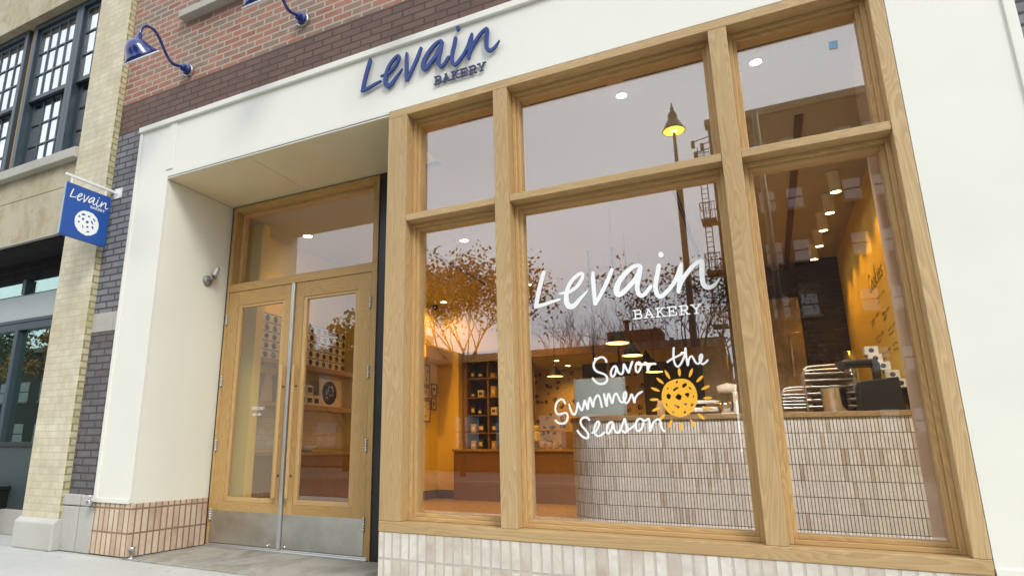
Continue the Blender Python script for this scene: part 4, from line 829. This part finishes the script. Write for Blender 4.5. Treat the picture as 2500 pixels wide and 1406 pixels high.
# ------------------------------------------------------------------ counter
CT = thing('service_counter', (-.4, 2.3, FZ), 'long service counter faced in narrow pale tiles with a wood top and a rounded end', 'counter')
def counter_outline(off, x1=1.058, yb=5.6):
    r = .52 - off; cxp, cyp = -1.26, 2.2 + .52; pts = [(x1, 2.2 + off)]
    pts += [(cxp + r * math.cos(R(q)), cyp + r * math.sin(R(q))) for q in range(270, 179, -6)]
    return pts + [(cxp - r, yb), (cxp - r + .55, yb), (cxp - r + .55, 2.95), (x1, 2.95)]
up = lambda a, b, d: (a, b, d)
def m_tiles():
    m, nt, b = new_mat('narrow_stone_tiles'); k = N(nt)
    uv = k.n('ShaderNodeUVMap'); uv.uv_map = 'UVMap'
    sp = k.n('ShaderNodeSeparateXYZ'); k.l(uv.outputs[0], sp.inputs[0]); cb = k.n('ShaderNodeCombineXYZ')
    k.l(sp.outputs[1], cb.inputs[0]); k.l(sp.outputs[0], cb.inputs[1])
    def bt(off):
        x = k.n('ShaderNodeTexBrick'); x.offset = 0; x.squash = 1
        for n_, v_ in (('Scale', 1), ('Mortar Size', .0031), ('Mortar Smooth', .2), ('Brick Width', .124), ('Row Height', .0248), ('Bias', 0)): x.inputs[n_].default_value = v_
        x.inputs['Color1'].default_value = (0, 0, 0, 1); x.inputs['Color2'].default_value = (1, 1, 1, 1); x.inputs['Mortar'].default_value = (0, 0, 0, 1)
        if off:
            a = k.n('ShaderNodeVectorMath', operation='ADD'); a.inputs[1].default_value = (.124 * off, .0248 * off * 3, 0); k.l(cb.outputs[0], a.inputs[0]); k.l(a.outputs[0], x.inputs['Vector'])
        else: k.l(cb.outputs[0], x.inputs['Vector'])
        return x
    b1, b2 = bt(0), bt(9)
    c = k.mix(b1.outputs['Color'], (.68, .69, .71), (.83, .835, .85))
    c = k.mix(k.mapr(b2.outputs['Color'],   .86, .93, 0, .8), c, (.50, .42, .34))
    c = k.mix(k.mapr(b2.outputs['Color'], .0, .16, .5, 0), c, (.72, .70, .72))
    vein = k.noise(k.coords((30, 30, 9)), 1.6, 5, .7, 2.5)
    c = k.mix(k.math('MULTIPLY', k.mapr(vein, .5, .53, 0, 1), k.mapr(vein, .53, .56, .65, 0)), c, (.17, .12, .10))
    c = k.mix(b1.outputs['Fac'], c, (.07, .06, .052))
    k.l(c, b.inputs['Base Color']); b.inputs['Roughness'].default_value = .45
    k.bump(k.math('MULTIPLY', b1.outputs['Fac'], -1), .5, .003, b)
    return m
M['tiles'] = m_tiles()
ol = counter_outline(0.0); mb = MB().prism(ol, FZ, 1.156, up); o = mb.build('tiled_front', 'tiles', CT)
uvl = o.data.uv_layers.new(name='UVMap'); L0 = CT.location
arc = [0.0]
for i in range(1, len(ol) + 1): a, b = ol[i - 1], ol[i % len(ol)]; arc.append(arc[-1] + math.hypot(b[0] - a[0], b[1] - a[1]))
def arcpos(x, y, mid):
    best = min(range(len(ol)), key=lambda i: (ol[i][0] - x) ** 2 + (ol[i][1] - y) ** 2)
    return best
for p in o.data.polygons:
    ids = [arcpos(o.data.vertices[v].co.x + L0.x, o.data.vertices[v].co.y + L0.y, None) for v in p.vertices]
    wrap = len(set(ids)) == 2 and max(ids) - min(ids) == len(ol) - 1
    for li, i in zip(p.loop_indices, ids):
        s_ = arc[len(ol)] if (wrap and i == 0) else arc[i]
        uvl.data[li].uv = (s_, o.data.vertices[o.data.loops[li].vertex_index].co.z - (1.156 - FZ - .1214))
MB().prism(counter_outline(-.018), 1.157, 1.2, up).build('countertop', 'walnut', CT, .004)
def item(mb, name, mat, label, cat, root, group=None, bevel=0.0):
    return tag(mb.build(name, mat, None, bevel, root=root), label, cat, group)
# screen shield on the counter
T = thing('counter_screen', (-1.38, 2.25, 1.2), 'flat pale grey board standing on the counter behind the white lettering', 'screen')
MB().box(-1.605, -1.152, 2.20, 2.215, 1.206, 1.553).build('panel', 'grey_board', T, .002)
MB().box(-1.62, -1.605, 2.19, 2.225, 1.2005, 1.558).box(-1.152, -1.137, 2.19, 2.225, 1.2005, 1.558).build('edge', 'alu', T, .002)
# menu monitors hung behind
for x0, x1, nm in ((-2.0, -1.70, 'left'), (-1.66, -1.42, 'right')):
    t = thing('menu_monitor', ((x0 + x1) / 2, 4.0, 1.76), 'black monitor back hung above the counter, %s one of the pair' % nm, 'monitor', 'black monitors over the counter')
    MB().box(x0, x1, 4.0, 4.04, 1.765, 1.94).build('casing', 'black', t, .006)
    MB().tube([((x0 + x1) / 2, 4.02, 1.93), ((x0 + x1) / 2, 4.02, 3.42)], .012, 8).build('ceiling_pole', 'black', t)
    MB().box(x0 + .03, x1 - .03, 3.985, 3.999, 1.80, 1.90).build('rear_cover', 'bronze', t, .004)
# sheet-pan racks, pots and bins behind the counter on the right
def rack(x, y, w, h, d, label, n=5):
    t = thing('bun_pan_rack', (x, y, 1.2), label, 'rack', 'steel pan racks on the counter')
    for yy in (y, y + d):
        P_ = [(x - w / 2, yy, 1.2005), (x - w / 2, yy, 1.2 + h - .07), (x - w / 2 + .02, yy, 1.2 + h - .02), (x - w / 2 + .07, yy, 1.2 + h), (x + w / 2 - .02, yy, 1.2 + h), (x + w / 2, yy, 1.2 + h - .03), (x + w / 2, yy, 1.2005)]
        MB().tube(spline(P_, 4), .009, 8).build('hoop', 'steel', t)
    for i in range(n):
        z = 1.2 + .05 + (h - .12) * i / max(1, n - 1)
        MB().box(x - w / 2 + .004, x + w / 2 - .004, y - .006, y + d + .006, z, z + .014).build('pan', 'steel', t, .003)
rack(.50, 2.5, .36, .40, .3, 'tall steel pan rack on the counter beside the black bin', 6)
rack(.235, 2.62, .20, .235, .3, 'low steel pan rack next to the oak mullion', 5)
rack(-.10, 2.75, .22, .19, .3, 'low steel pan rack left of the oak mullion', 4)
rack(-.62, 2.8, .44, .15, .25, 'wide low steel rack behind the cookie sun', 4)
item(MB().lathe([(0, 0), (.085, 0), (.09, .01), (.09, .19), (.096, .195), (.09, .2), (0, .2)], (.515, 2.42, 1.2005), n=28), 'steel_canister', 'chrome', 'shiny steel canister in front of the tall pan rack', 'canister', (.515, 2.42, 1.2))
item(MB().lathe([(0, 0), (.05, 0), (.05, .54), (0, .54)], (.70, 2.75, 1.2005), n=24), 'cup_dispenser', 'chrome', 'upright chrome cup tube rising behind the black tray', 'dispenser', (.70, 2.75, 1.2))
t = thing('bakery_scale', (.72, 2.32, 1.2), 'black counter scale with a wide flat head', 'scale')
MB().box(.60, .85, 2.36, 2.60, 1.575, 1.625).build('tray', 'black', t, .015)
MB().box(.81, .865, 2.40, 2.5, 1.2005, 1.60).build('column', 'black', t, .012)
MB().obox((.585, 2.36, 1.575), (.025, .01, .012), (0, .03, 0), (-.014, 0, .034)).build('display', 'bronze', t, .004)
t = thing('black_bin', (.81, 2.3, 1.2), 'large black open bin with a clear rim on the right of the counter', 'bin')
MB().prism([(.668, 1.2005), (.965, 1.2005), (.952, 1.462), (.682, 1.437)], 2.26, 2.52).build('tub', 'black', t, .008)
MB().prism([(.66, 1.438), (.956, 1.463), (.956, 1.505), (.66, 1.478)], 2.255, 2.258).build('rim', 'shield', t)
for i, (x, z, y) in enumerate(((.845, 1.765, 2.62), (.862, 1.695, 2.6), (.905, 1.625, 2.58), (.957, 1.55, 2.56), (1.0, 1.475, 2.54))):
    t = thing('printed_box', (x, y, z), 'white printed box, ' + ('topmost', 'second from the top', 'middle one', 'second from the bottom', 'lowest')[i] + ' of the stepped stack by the wall', 'box', 'stepped stack of printed boxes at the right wall')
    MB().box(x - .045, x + .055, y, y + .12, z - .075, z - .005).build('carton', 'paper', t, .003)
    MB().lathe([(0, 0), (.02, 0), (.02, .001), (0, .001)], (x + .005, y, z - .040), (0, -1, 0), 16).build('print', 'navy', t)
MB_ = MB().box(.80, 1.05, 2.68, 2.9, 1.2005, 1.47); item(MB_, 'stand_block', 'dark_wood', 'stepped wooden display stand under the printed boxes', 'stand', (.92, 2.8, 1.2))
# wall lettering on the right wall
WT = thing('wall_menu', (1.06, 3.1, 2.2), 'black painted menu with the word Cookies on the yellow right wall', 'wall lettering')
cw = lambda a, b, d: (1.0592 - d - .0003, a, b)
# reading direction on this wall runs from far to near (towards -y)
CK = {'C': [[(.75, .85), (.45, 1), (.12, .7), (.05, .3), (.3, 0), (.75, .15)]], 'o': [[(.4, .55), (.1, .35), (.15, .05), (.45, 0), (.6, .3), (.4, .55)]], 'k': [[(.25, 1.1), (.1, 0)], [(.55, .55), (.18, .25), (.6, 0)]], 'i': [[(.3, .5), (.2, .05), (.4, 0)]], 'e': [[(.1, .28), (.55, .35), (.35, .55), (.08, .3), (.2, 0), (.6, .1)]], 's': [[(.55, .5), (.25, .5), (.25, .32), (.5, .2), (.4, 0), (.08, .05)]]}
mb = MB(); xx = 0
for ch in 'Cookies':
    for st in CK[ch]: brush(mb, [(3.66 - (xx + a) * .17, 2.43 + b * .17, .017) for a, b in st], cw, .0006, ramp=.0003)
    xx += .85 if ch == 'C' else (.5 if ch == 'i' else .72)
mb.build('title', 'black', WT)
rnd = random.Random(5)
for y0, z0, n_ in ((3.35, 2.30, 2), (3.9, 2.18, 2), (3.2, 2.12, 2), (3.75, 1.98, 2), (3.05, 1.95, 2), (3.55, 1.80, 2), (2.95, 1.8, 2)):
    mb = MB()
    for q in range(n_):
        yy = y0
        for w_ in range(2 - q):
            st = []; L_ = rnd.uniform(.14, .26)
            for i in range(12): st.append((yy - L_ * i / 11, z0 - q * .045 + rnd.uniform(-.014, .014) + .006 * math.sin(i * 2), .006))
            brush(mb, st, cw, .0005, ramp=.0002); yy -= L_ + .05
    mb.build('line', 'black', WT)

# ------------------------------------------------------------------ back of the shop
BC = thing('back_counter', (-3.2, 6.1, FZ), 'wooden service counter along the back wall with plank doors', 'counter')
MB().box(-4.78, -2.1, 5.98, 6.6, FZ, .86).build('cabinet', 'cab_wood', BC, .003)
MB().box(-4.80, -2.1, 5.95, 6.6, .861, .90).build('countertop', 'walnut', BC, .004)
SH = thing('back_shelves', (-4.2, 6.4, .9), 'dark wooden shelving bay with open shelves behind the back counter', 'shelves')
MB().box(-4.79, -4.70, 6.36, 6.8, .901, 2.56).box(-4.33, -4.30, 6.40, 6.8, .901, 2.41).build('upright', 'dark_wood', SH, .003)
for z in (1.18, 1.48, 1.79, 2.125):
    MB().box(-4.70, -4.33, 6.38, 6.8, z - .02, z).box(-4.30, -3.75, 6.38, 6.8, z - .02, z).build('shelf', 'cab_wood', SH, .002)
MB().box(-4.79, -3.6, 6.8, 6.84, .901, 2.41).build('back_board', 'dark_wood', SH)
rnd = random.Random(11)
bi = 0
for z in (.901, 1.1805, 1.4805, 1.7905, 2.1255):
    for x0 in (-4.66, -4.52, -4.27, -4.12, -3.95):
        w_ = rnd.uniform(.07, .12); h_ = rnd.uniform(.08, .19); mt = rnd.choice(['black', 'navy', 'paper', 'kraft', 'black', 'kraft'])
        t = thing('shelf_box', (x0, 6.42, z), 'small packaged goods on the dark back shelves', 'package', 'packages on the dark back shelves')
        MB().box(x0, x0 + w_, 6.42, 6.56, z, z + h_).build('carton', mt, t, .004)
        MB().box(x0 + w_ * .2, x0 + w_ * .8, 6.4185, 6.4199, z + h_ * .3, z + h_ * .7).build('sticker', 'paper' if mt != 'paper' else 'navy', t)
# framed pictures on the left wall, seen nearly edge-on
for (y0, y1, z0, z1), nm in zip(((5.50, 5.86, 1.96, 2.325), (5.50, 5.84, 1.735, 1.945), (5.50, 5.88, 1.35, 1.72), (5.92, 6.13, 1.80, 2.02), (5.92, 6.1, 1.56, 1.78)), ('tallest, at the top', 'small one below the top', 'lowest of the left column', 'dark square one', 'narrow one under the dark square')):
    t = thing('picture_frame', (-5.2, (y0 + y1) / 2, z0), 'wooden picture frame on the yellow wall, ' + nm, 'picture frame', 'picture frames on the yellow wall')
    b_ = .022
    MB().box(-5.199, -5.175, y0, y0 + b_, z0, z1).box(-5.199, -5.175, y1 - b_, y1, z0, z1).box(-5.199, -5.175, y0 + b_, y1 - b_, z0, z0 + b_).box(-5.199, -5.175, y0 + b_, y1 - b_, z1 - b_, z1).build('frame', 'frame_wood', t, .002)
    MB().box(-5.198, -5.185, y0 + b_, y1 - b_, z0 + b_, z1 - b_).build('picture', 'paper', t)
    mb = MB()
    for q in range(7):
        yy = rnd.uniform(y0 + .06, y1 - .09); zz = rnd.uniform(z0 + .05, z1 - .08); mb.box(-5.1849, -5.1838, yy, yy + rnd.uniform(.015, .05), zz, zz + rnd.uniform(.01, .04))
    mb.build('drawing', 'navy', t)
# patterned wall at the back
def m_mural():
    m, nt, b = new_mat('pictogram_wallpaper'); k = N(nt); v = k.coords((1, 1, 1))
    vo = k.n('ShaderNodeTexVoronoi'); vo.inputs['Scale'].default_value = 8.0; vo.inputs['Randomness'].default_value = .75; k.l(v, vo.inputs['Vector'])
    n1 = k.noise(v, 16, 3, .6); s_ = k.math('ADD', vo.outputs['Distance'], k.math('MULTIPLY', n1, .5))
    f = k.mapr(s_, .60, .64, 1, 0); g = k.noise(v, 34, 2)
    c = k.mix(k.math('MULTIPLY', f, k.mapr(g, .42, .5, .25, 1)), (.72, .60, .40), (.09, .06, .05))
    k.l(c, b.inputs['Base Color']); b.inputs['Roughness'].default_value = .7
    return m
M['mural'] = m_mural()
tag(MB().box(-4.6, -1.9, 8.17, 8.198, .9, 2.41).build('patterned_wallpaper', 'mural', root=(-3.2, 8.18, .9)), 'wall covering of small dark pictures on pale ground at the back of the shop', 'wallpaper')
t = thing('coffee_machine', (-3.42, 6.25, .9), 'cream coloured coffee grinder on the back counter', 'coffee machine')
MB().box(-3.50, -3.36, 6.18, 6.36, 1.02, 1.17).build('body', 'paper', t, .015)
MB().box(-3.49, -3.37, 6.16, 6.38, .9005, .93).box(-3.47, -3.39, 6.28, 6.36, .93, 1.02).build('stand', 'steel', t, .006)
MB().lathe([(0, 0), (.05, 0), (.065, .09), (.055, .11), (0, .115)], (-3.43, 6.27, 1.17), n=20).build('hopper', 'paper', t)
for i, x in enumerate((-3.28, -3.17, -3.06)):
    item(MB().lathe([(0, 0), (.036, 0), (.045, .11), (.047, .115), (0, .115)], (x, 6.2, .9005), n=16), 'paper_cup', 'paper', 'white paper cup on the back counter, %s of a row of three' % ('first', 'second', 'third')[i], 'cup', (x, 6.2, .9), 'paper cups on the back counter')
item(MB().box(-2.95, -2.5, 6.15, 6.5, .9005, 1.18), 'pastry_case', 'cab_wood', 'low wooden pastry case on the back counter', 'case', (-2.7, 6.3, .9), bevel=.006)
item(MB().box(-1.62, -.74, 6.16, 6.199, 1.1, 2.2), 'slate_board', 'slate', 'large dark slate panel on the back wall behind the cookie sun', 'board', (-1.2, 6.18, 1.1), bevel=.003)
K = thing('kitchen_oven', (.0, 5.6, FZ), 'tall steel kitchen cabinet, amber lamplight in its colour, with added upright highlight bars', 'oven')
MB().box(-.735, .545, 5.66, 6.19, FZ, 2.9).build('casing', 'lamp_tinted_steel', K, .01)
MB().box(-.72, -.10, 5.64, 5.659, .9, 2.42).box(-.09, .53, 5.64, 5.659, .9, 2.42).build('door', 'lamp_tinted_steel', K, .008)
for x in (-.40, .385):
    MB().tube([(x, 5.642, 1.70), (x, 5.60, 1.71), (x, 5.595, 1.75), (x, 5.595, 2.33), (x, 5.60, 2.37), (x, 5.642, 2.38)], .015, 12).build('highlight_bar', 'chrome', K)  # added chrome bars standing for highlights on the metal
# ------------------------------------------------------------------ gift shelves behind the doors
GS = thing('gift_shelves', (-5.2, 2.4, FZ), 'oak wall shelves and cabinet seen through the entrance doors', 'shelves')
for z in (1.90, 1.42): MB().box(-5.189, -4.955, 1.452, 3.358, z - .055, z).build('shelf', 'shelf_wood', GS, .003)
MB().box(-5.189, -4.96, 1.452, 3.358, .82, .862).build('countertop', 'walnut', GS, .003)
MB().box(-5.189, -4.98, 1.452, 3.358, FZ, .819).build('cabinet', 'cab_wood', GS, .003)
gi = 0
for r_ in range(5):
    for c_ in range(4):
        y0 = 1.50 + c_ * .40; z0 = 1.9005 + r_ * .104
        if c_ == 3: y1 = y0 + .36
        else: y1 = y0 + .395
        t = thing('gift_box', (-5.06, (y0 + y1) / 2, z0), 'pale gift box with a row of dark cookie roundels stacked on the top oak shelf', 'gift box', 'gift boxes stacked on the top oak shelf')
        MB().box(-5.18, -4.985, y0, y1, z0, z0 + .101).build('carton', 'paper', t, .003)
        MB().box(-4.9849, -4.9838, y0 + .004, y1 - .004, z0 + .092, z0 + .0995).build('lid_edge', 'navy', t)
        for q in range(3):
            MB().lathe([(0, 0), (.036, 0), (.036, .0012), (.016, .0012), (.016, .0005), (0, .0005)], (-4.9848, y0 + .065 + q * .132, z0 + .045), (1, 0, 0), 18).build('roundel', 'navy', t)
for i, y0 in enumerate((1.56, 1.80)):
    t = thing('paper_bag', (-5.05, y0 + .1, 1.42), 'kraft paper bag with a folded top on the oak shelf, %s' % ('nearer the left door edge', 'behind the door pull')[i], 'paper bag')
    MB().prism([(y0, 1.4205), (y0 + .19, 1.4205), (y0 + .165, 1.68), (y0 + .06, 1.74)], -5.14, -5.0, lambda a, b, d: (d, a, b)).build('bag', 'kraft', t, .006)
t = thing('cookie_card', (-5.02, 2.79, 1.42), 'display card with a big navy cookie on the second oak shelf', 'display card')
MB().box(-5.02, -5.005, 2.60, 3.05, 1.4205, 1.77).build('card', 'paper', t, .002)
MB().lathe([(0, 0), (.15, 0), (.15, .0015), (0, .0015)], (-5.0049, 2.80, 1.60), (1, 0, 0), 28).build('cookie_print', 'navy', t)
mb = MB()
for q in range(12): mb.lathe([(0, 0), (.016, 0), (.014, .001), (0, .001)], (-5.0033, 2.80 + rnd.uniform(-.09, .09), 1.60 + rnd.uniform(-.09, .09)), (1, 0, 0), 8)
mb.build('cookie_chip', 'paper', t)
for r_ in range(2):
    for c_ in range(4 - r_):
        y0 = 2.06 + c_ * .135; z0 = 1.4205 + r_ * .125
        t = thing('cookie_tin', (-5.03, y0, z0), 'small navy and white carton stacked beside the cookie card', 'carton', 'small navy cartons on the second oak shelf')
        MB().box(-5.09, -4.99, y0, y0 + .125, z0, z0 + .12).build('carton', 'paper', t, .003)
        MB().box(-4.9899, -4.9885, y0 + .02, y0 + .105, z0 + .03, z0 + .09).build('label', 'navy', t)
t = thing('serving_bowl', (-5.05, 2.45, .862), 'white bowl on the oak cabinet behind the right door', 'bowl')
MB().lathe([(0, 0), (.05, 0), (.11, .07), (.105, .072), (.05, .01), (0, .008)], (-5.07, 2.5, .8625), n=24).build('bowl', 'paper', t)

t = thing('stand_mixer', (-.28, 2.75, 1.2), 'cream stand mixer with a steel bowl on the counter near the oak mullion', 'mixer')
MB().box(-.38, -.22, 2.68, 2.86, 1.2005, 1.235).box(-.265, -.22, 2.72, 2.82, 1.235, 1.43).build('stand', 'paper', t, .012)
MB().tube([(-.225, 2.77, 1.45), (-.30, 2.77, 1.46), (-.39, 2.77, 1.45)], [.045, .055, .04], 16).build('motor_head', 'paper', t)
MB().lathe([(0, 0), (.045, 0), (.068, .05), (.072, .10), (.068, .10), (0, .09)], (-.335, 2.77, 1.236), n=20).build('bowl', 'chrome', t)
for i, x in enumerate((-.92, -.80)):
    item(MB().lathe([(0, 0), (.038, 0), (.04, .01), (.04, .12), (.028, .15), (.028, .17), (0, .172)], (x, 2.78, 1.2005), n=18), 'glass_jar', 'kraft', ('jar of brown sugar next to the grey board', 'second brown jar, nearer the cookie sun')[i], 'jar', (x, 2.78, 1.2), 'brown jars on the counter')

# ------------------------------------------------------------------ across the street (what the glass reflects)
def facade(name, loc, w, d, h, mat, label, cols, floors, win, z_first, dz, x_first, dx, pair=0):
    """a building whose street front faces +Y; loc is its front left foot"""
    t = thing(name, loc, label, 'building')
    x, y, _ = loc
    MB().box(x, x + w, y - d, y, -.2, h).build('wall', mat, t)
    MB().box(x - .15, x + w + .15, y - .4, y + .22, h, h + .45).build('cornice', 'stone' if mat != 'far_brick' else 'far_brick_pale', t, .04)
    base = None
    for f in range(floors):
        for c in range(cols):
            px, pz = x + x_first + (c * dx if not pair else (c // 2) * dx + (c % 2) * pair), z_first + f * dz
            if base is None:
                base = MB().box(px, px + win[0], y - .02, y + .03, pz, pz + win[1]).build('window', 'far_glass', t)
                MB().box(px - .1, px + win[0] + .1, y + .031, y + .14, pz - .16, pz - .01).build('sill', 'far_brick_pale', base)
                MB().box(px, px + win[0], y + .031, y + .06, pz + win[1] * .5 - .04, pz + win[1] * .5 + .04).build('meeting_rail', 'iron', base)
                q0 = (px, pz)
            else:
                dup(base, (px - q0[0], 0, pz - q0[1]), None, t)
    return t
# tall brown block; the mirrored sightlines put its near corner at x = -1.4, 34 m off
TB = facade('apartment_block', (-1.35, -34.0, 0), 26, 14, 20.1, 'far_brick', 'tall brown brick block across the street with a fire escape on its corner', 10, 6, (.78, 1.15), 1.75, 3.1, 2.3, 4.1, 1.38)
mb = MB()
for f in range(1, 6):
    z = 1.4 + f * 3.15
    mb.box(-2.2, -1.36, -34.6, -33.2, z - .06, z)
    for yy in (-34.6, -33.2): mb.tube([(-2.2, yy, z + 1.0), (-1.36, yy, z + 1.0)], .03, 5)
    mb.tube([(-2.2, -34.6, z + 1.0), (-2.2, -33.2, z + 1.0)], .03, 5)
    for i in range(6): mb.tube([(-2.2 + i * .16, -33.2, z), (-2.2 + i * .16, -33.2, z + 1.0)], .016, 4)
mb.build('fire_escape', 'iron', TB)
mb = MB()
for x in (-2.0, -1.65): mb.tube([(x, -33.1, 8.2), (x, -33.1, 18.5)], .03, 5)
for i in range(34): mb.tube([(-2.0, -33.1, 8.3 + i * .3), (-1.65, -33.1, 8.3 + i * .3)], .02, 4)
mb.build('ladder', 'iron', TB)
facade('corner_shop_building', (-16.5, -27.2, 0), 15.0, 8, 5.55, 'far_brick', 'low dark flat roofed building across the street behind the bare trees', 6, 1, (1.4, 1.6), 1.0, 3, 1.2, 2.4)
facade('brick_warehouse', (-44, -29, 0), 26, 10, 7.2, 'far_brick_pale', 'buff brick warehouse far along the opposite side of the street', 8, 2, (1.6, 1.6), 1.0, 3.2, 1.6, 3.0)
facade('corner_house', (-72, -27, 0), 26, 12, 9.0, 'far_brick', 'brown three storey house at the far end of the opposite side', 8, 2, (1.4, 1.7), 1.2, 3.6, 1.6, 3.0)
t = thing('roof_vent', (-6.8, -27.6, 6.0), 'small square roof vent on the low dark building', 'roof vent')
MB().box(-6.8, -4.2, -29, -27.4, 6.0, 6.7).build('housing', 'far_brick', t)
MB().lathe([(.12, 0), (.12, .5), (.2, .55), (.2, .62), (0, .7)], (-5.9, -28.0, 6.7), n=12).build('cap', 'iron', t)

# street lamp with a lit conical hood
SLX, SLY = -1.56, -14.06
ST = thing('street_lamp', (SLX, SLY, 0), 'tall street lamp with a lit conical hood on the opposite pavement', 'street lamp')
MB().lathe([(0, 0), (.26, 0), (.26, .25), (.17, .45), (.13, 1.2), (.105, 1.3), (.085, 6.6), (.095, 8.4), (.16, 8.5), (.17, 8.7), (.10, 8.95), (.055, 9.2), (.045, 10.15)], (SLX, SLY, 0), n=16).build('post', 'lamp_green', ST)
MB().lathe([(0, 11.1), (.02, 11.05), (.03, 10.95), (.06, 10.9), (.05, 10.82), (.13, 10.7), (.14, 10.6), (.12, 10.56), (.20, 10.42), (.30, 10.22), (.325, 10.18), (.325, 10.15), (.30, 10.15)], (SLX, SLY, 0), n=28).build('hood', 'lamp_green', ST)
MB().lathe([(0, 10.32), (.18, 10.32), (.295, 10.152), (.0, 10.152)], (SLX, SLY, 0), n=24).build('reflector', 'street_on', ST)
MB().lathe([(0, 10.10), (.07, 10.12), (.09, 10.15), (.0, 10.151)], (SLX, SLY, 0), n=14).build('bulb', 'street_hot', ST)
SA = thing('signal_arm', (.2, -13.9, 0), 'thin steel arms with small lamps beside the street lamp', 'traffic signal')
MB().tube([(.6, -13.9, 0), (.6, -13.9, 10.1)], .08, 8).build('post', 'lamp_green', SA)
for x, z in ((-1.07, 9.60), (-.83, 9.47), (-1.02, 9.25)):
    MB().tube([(.6, -13.9, z + (.6 - x) * .16), (x, -13.9, z)], .014, 6).build('arm', 'iron', SA)
    MB().box(x - .05, x + .05, -13.96, -13.84, z - .19, z + .02).build('lamp_head', 'iron', SA, .02)

def tree(name, loc, h, spread, label, leaf=None, nleaf=0, seed=1, depth=6, upright=.75, lean=0.0, crown_lo=.25, lsz=.07, llen=.24, lsp=.16):
    rnd = random.Random(seed); t = thing(name, loc, label, 'tree')
    trunk, limbs = MB(), MB(); tips = []; B0 = Vector(loc)
    def grow(p, d, l, r, k):
        if k == 0 or l < .12: tips.append(p); return
        n = 3 if k > 3 else 2; P_ = [p]; q = p.copy(); dd = d.copy()
        for i in range(n):
            dd = (dd + Vector((rnd.uniform(-1, 1), rnd.uniform(-1, 1), rnd.uniform(-.5, .9))) * .16).normalized(); q = q + dd * l / n; P_.append(q.copy())
        rr = [r * (1 - .35 * i / n) for i in range(n + 1)]
        limbs.tube(P_, rr, 5 if k > 3 else 4, cap=False)
        if k <= 3: tips.extend(P_[1:])
        for i in range(rnd.choice((2, 3, 3)) if k > 1 else 2):
            a = rnd.uniform(0, 6.283); e = rnd.uniform(.35, .8)
            side = dd.cross(Vector((math.cos(a), math.sin(a), .3))).normalized()
            nd = (dd * math.cos(e) + side * math.sin(e) + Vector((0, 0, .18 * upright))).normalized()
            grow(q if i else P_[-1], nd, l * rnd.uniform(.62, .82), rr[-1] * rnd.uniform(.55, .78), k - 1)
    th = h * crown_lo; top = B0 + Vector((lean, 0, th))
    kt = .55 if nleaf > 6000 else 1.0
    trunk.tube([B0 - Vector((0, 0, .2)), B0 + Vector((lean * .4, 0, th * .55)), top], [h * .022 * kt, h * .017 * kt, h * .014 * kt], 8)
    trunk.build('trunk', 'bark', t)
    for i in range(5):
        a = i * 1.2566 + rnd.uniform(-.3, .3)
        d = Vector((math.cos(a) * spread, math.sin(a) * spread, rnd.uniform(.8, 1.4) * upright)).normalized()
        grow(top - Vector((0, 0, rnd.uniform(0, th * .25))), d, h * llen, h * (.0175 if not nleaf else .0075 if nleaf > 6000 else .011), depth)
    limbs.build('crown', 'bark', t)
    if nleaf:
        lv = MB()
        for i in range(nleaf):
            p = rnd.choice(tips) + Vector((rnd.gauss(0, lsp), rnd.gauss(0, lsp), rnd.gauss(0, lsp)))
            u = Vector((rnd.uniform(-1, 1), rnd.uniform(-1, 1), rnd.uniform(-1, 1))).normalized(); v = u.cross(Vector((rnd.uniform(-1, 1), rnd.uniform(-1, 1), rnd.uniform(-1, 1)))).normalized()
            s = lsz * rnd.uniform(.6, 1.4); lv.add([p - u * s, p + v * s * .6, p + u * s, p - v * s * .6], [(0, 1, 2, 3)])
        lv.build('foliage', leaf, t)
    return t
tree('autumn_tree', (-9.35, -15.6, 0), 8.6, .55, 'tree with sparse orange brown leaves across the street, reflected in the narrow window bay', 'leaf_orange', 8000, 3, 6, .9, 0, .38, .072, .165, .34)
tree('bare_tree', (-6.4, -19.5, 0), 6.6, .8, 'leafless upright tree across the street, left of the window lettering', None, 0, 4, 6, 1.4, 0, .3)
tree('bare_tree', (-4.9, -20.6, 0), 6.3, .8, 'leafless upright tree beside its twin at the low building', None, 0, 9, 6, 1.4, 0, .3)
tree('bare_tree', (-2.4, -20.0, 0), 8.0, .9, 'bushy tree with a few last leaves behind the street lamp post', 'leaf_dark', 1100, 6, 6, 1.2, 0, .3, .07)
tree('bare_tree', (-1.2, -19.2, 0), 7.2, .9, 'dense twiggy tree just right of the street lamp post', 'leaf_dark', 1100, 8, 6, 1.2, 0, .3, .07)
tree('street_tree', (-15.5, -16, 0), 7.0, 1.0, 'leafy green tree across the street opposite the entrance', 'leaf_green', 3800, 12, 5, .9, 0, .28, .11)
tree('street_tree', (-22, -15.8, 0), 8, 1.0, 'leafy tree across the street beyond the entrance', 'leaf_green', 3800, 13, 5, .9, 0, .28, .11)
tree('street_tree', (-31, -16, 0), 9, 1.0, 'yellowing tree across the street opposite the neighbour building', 'leaf_orange', 3000, 14, 5, .9, 0, .28, .11)
tree('street_tree', (-44, -16, 0), 9.5, 1.0, 'leafy tree farthest along the opposite pavement', 'leaf_green', 3000, 15, 5, .9, 0, .28, .13)
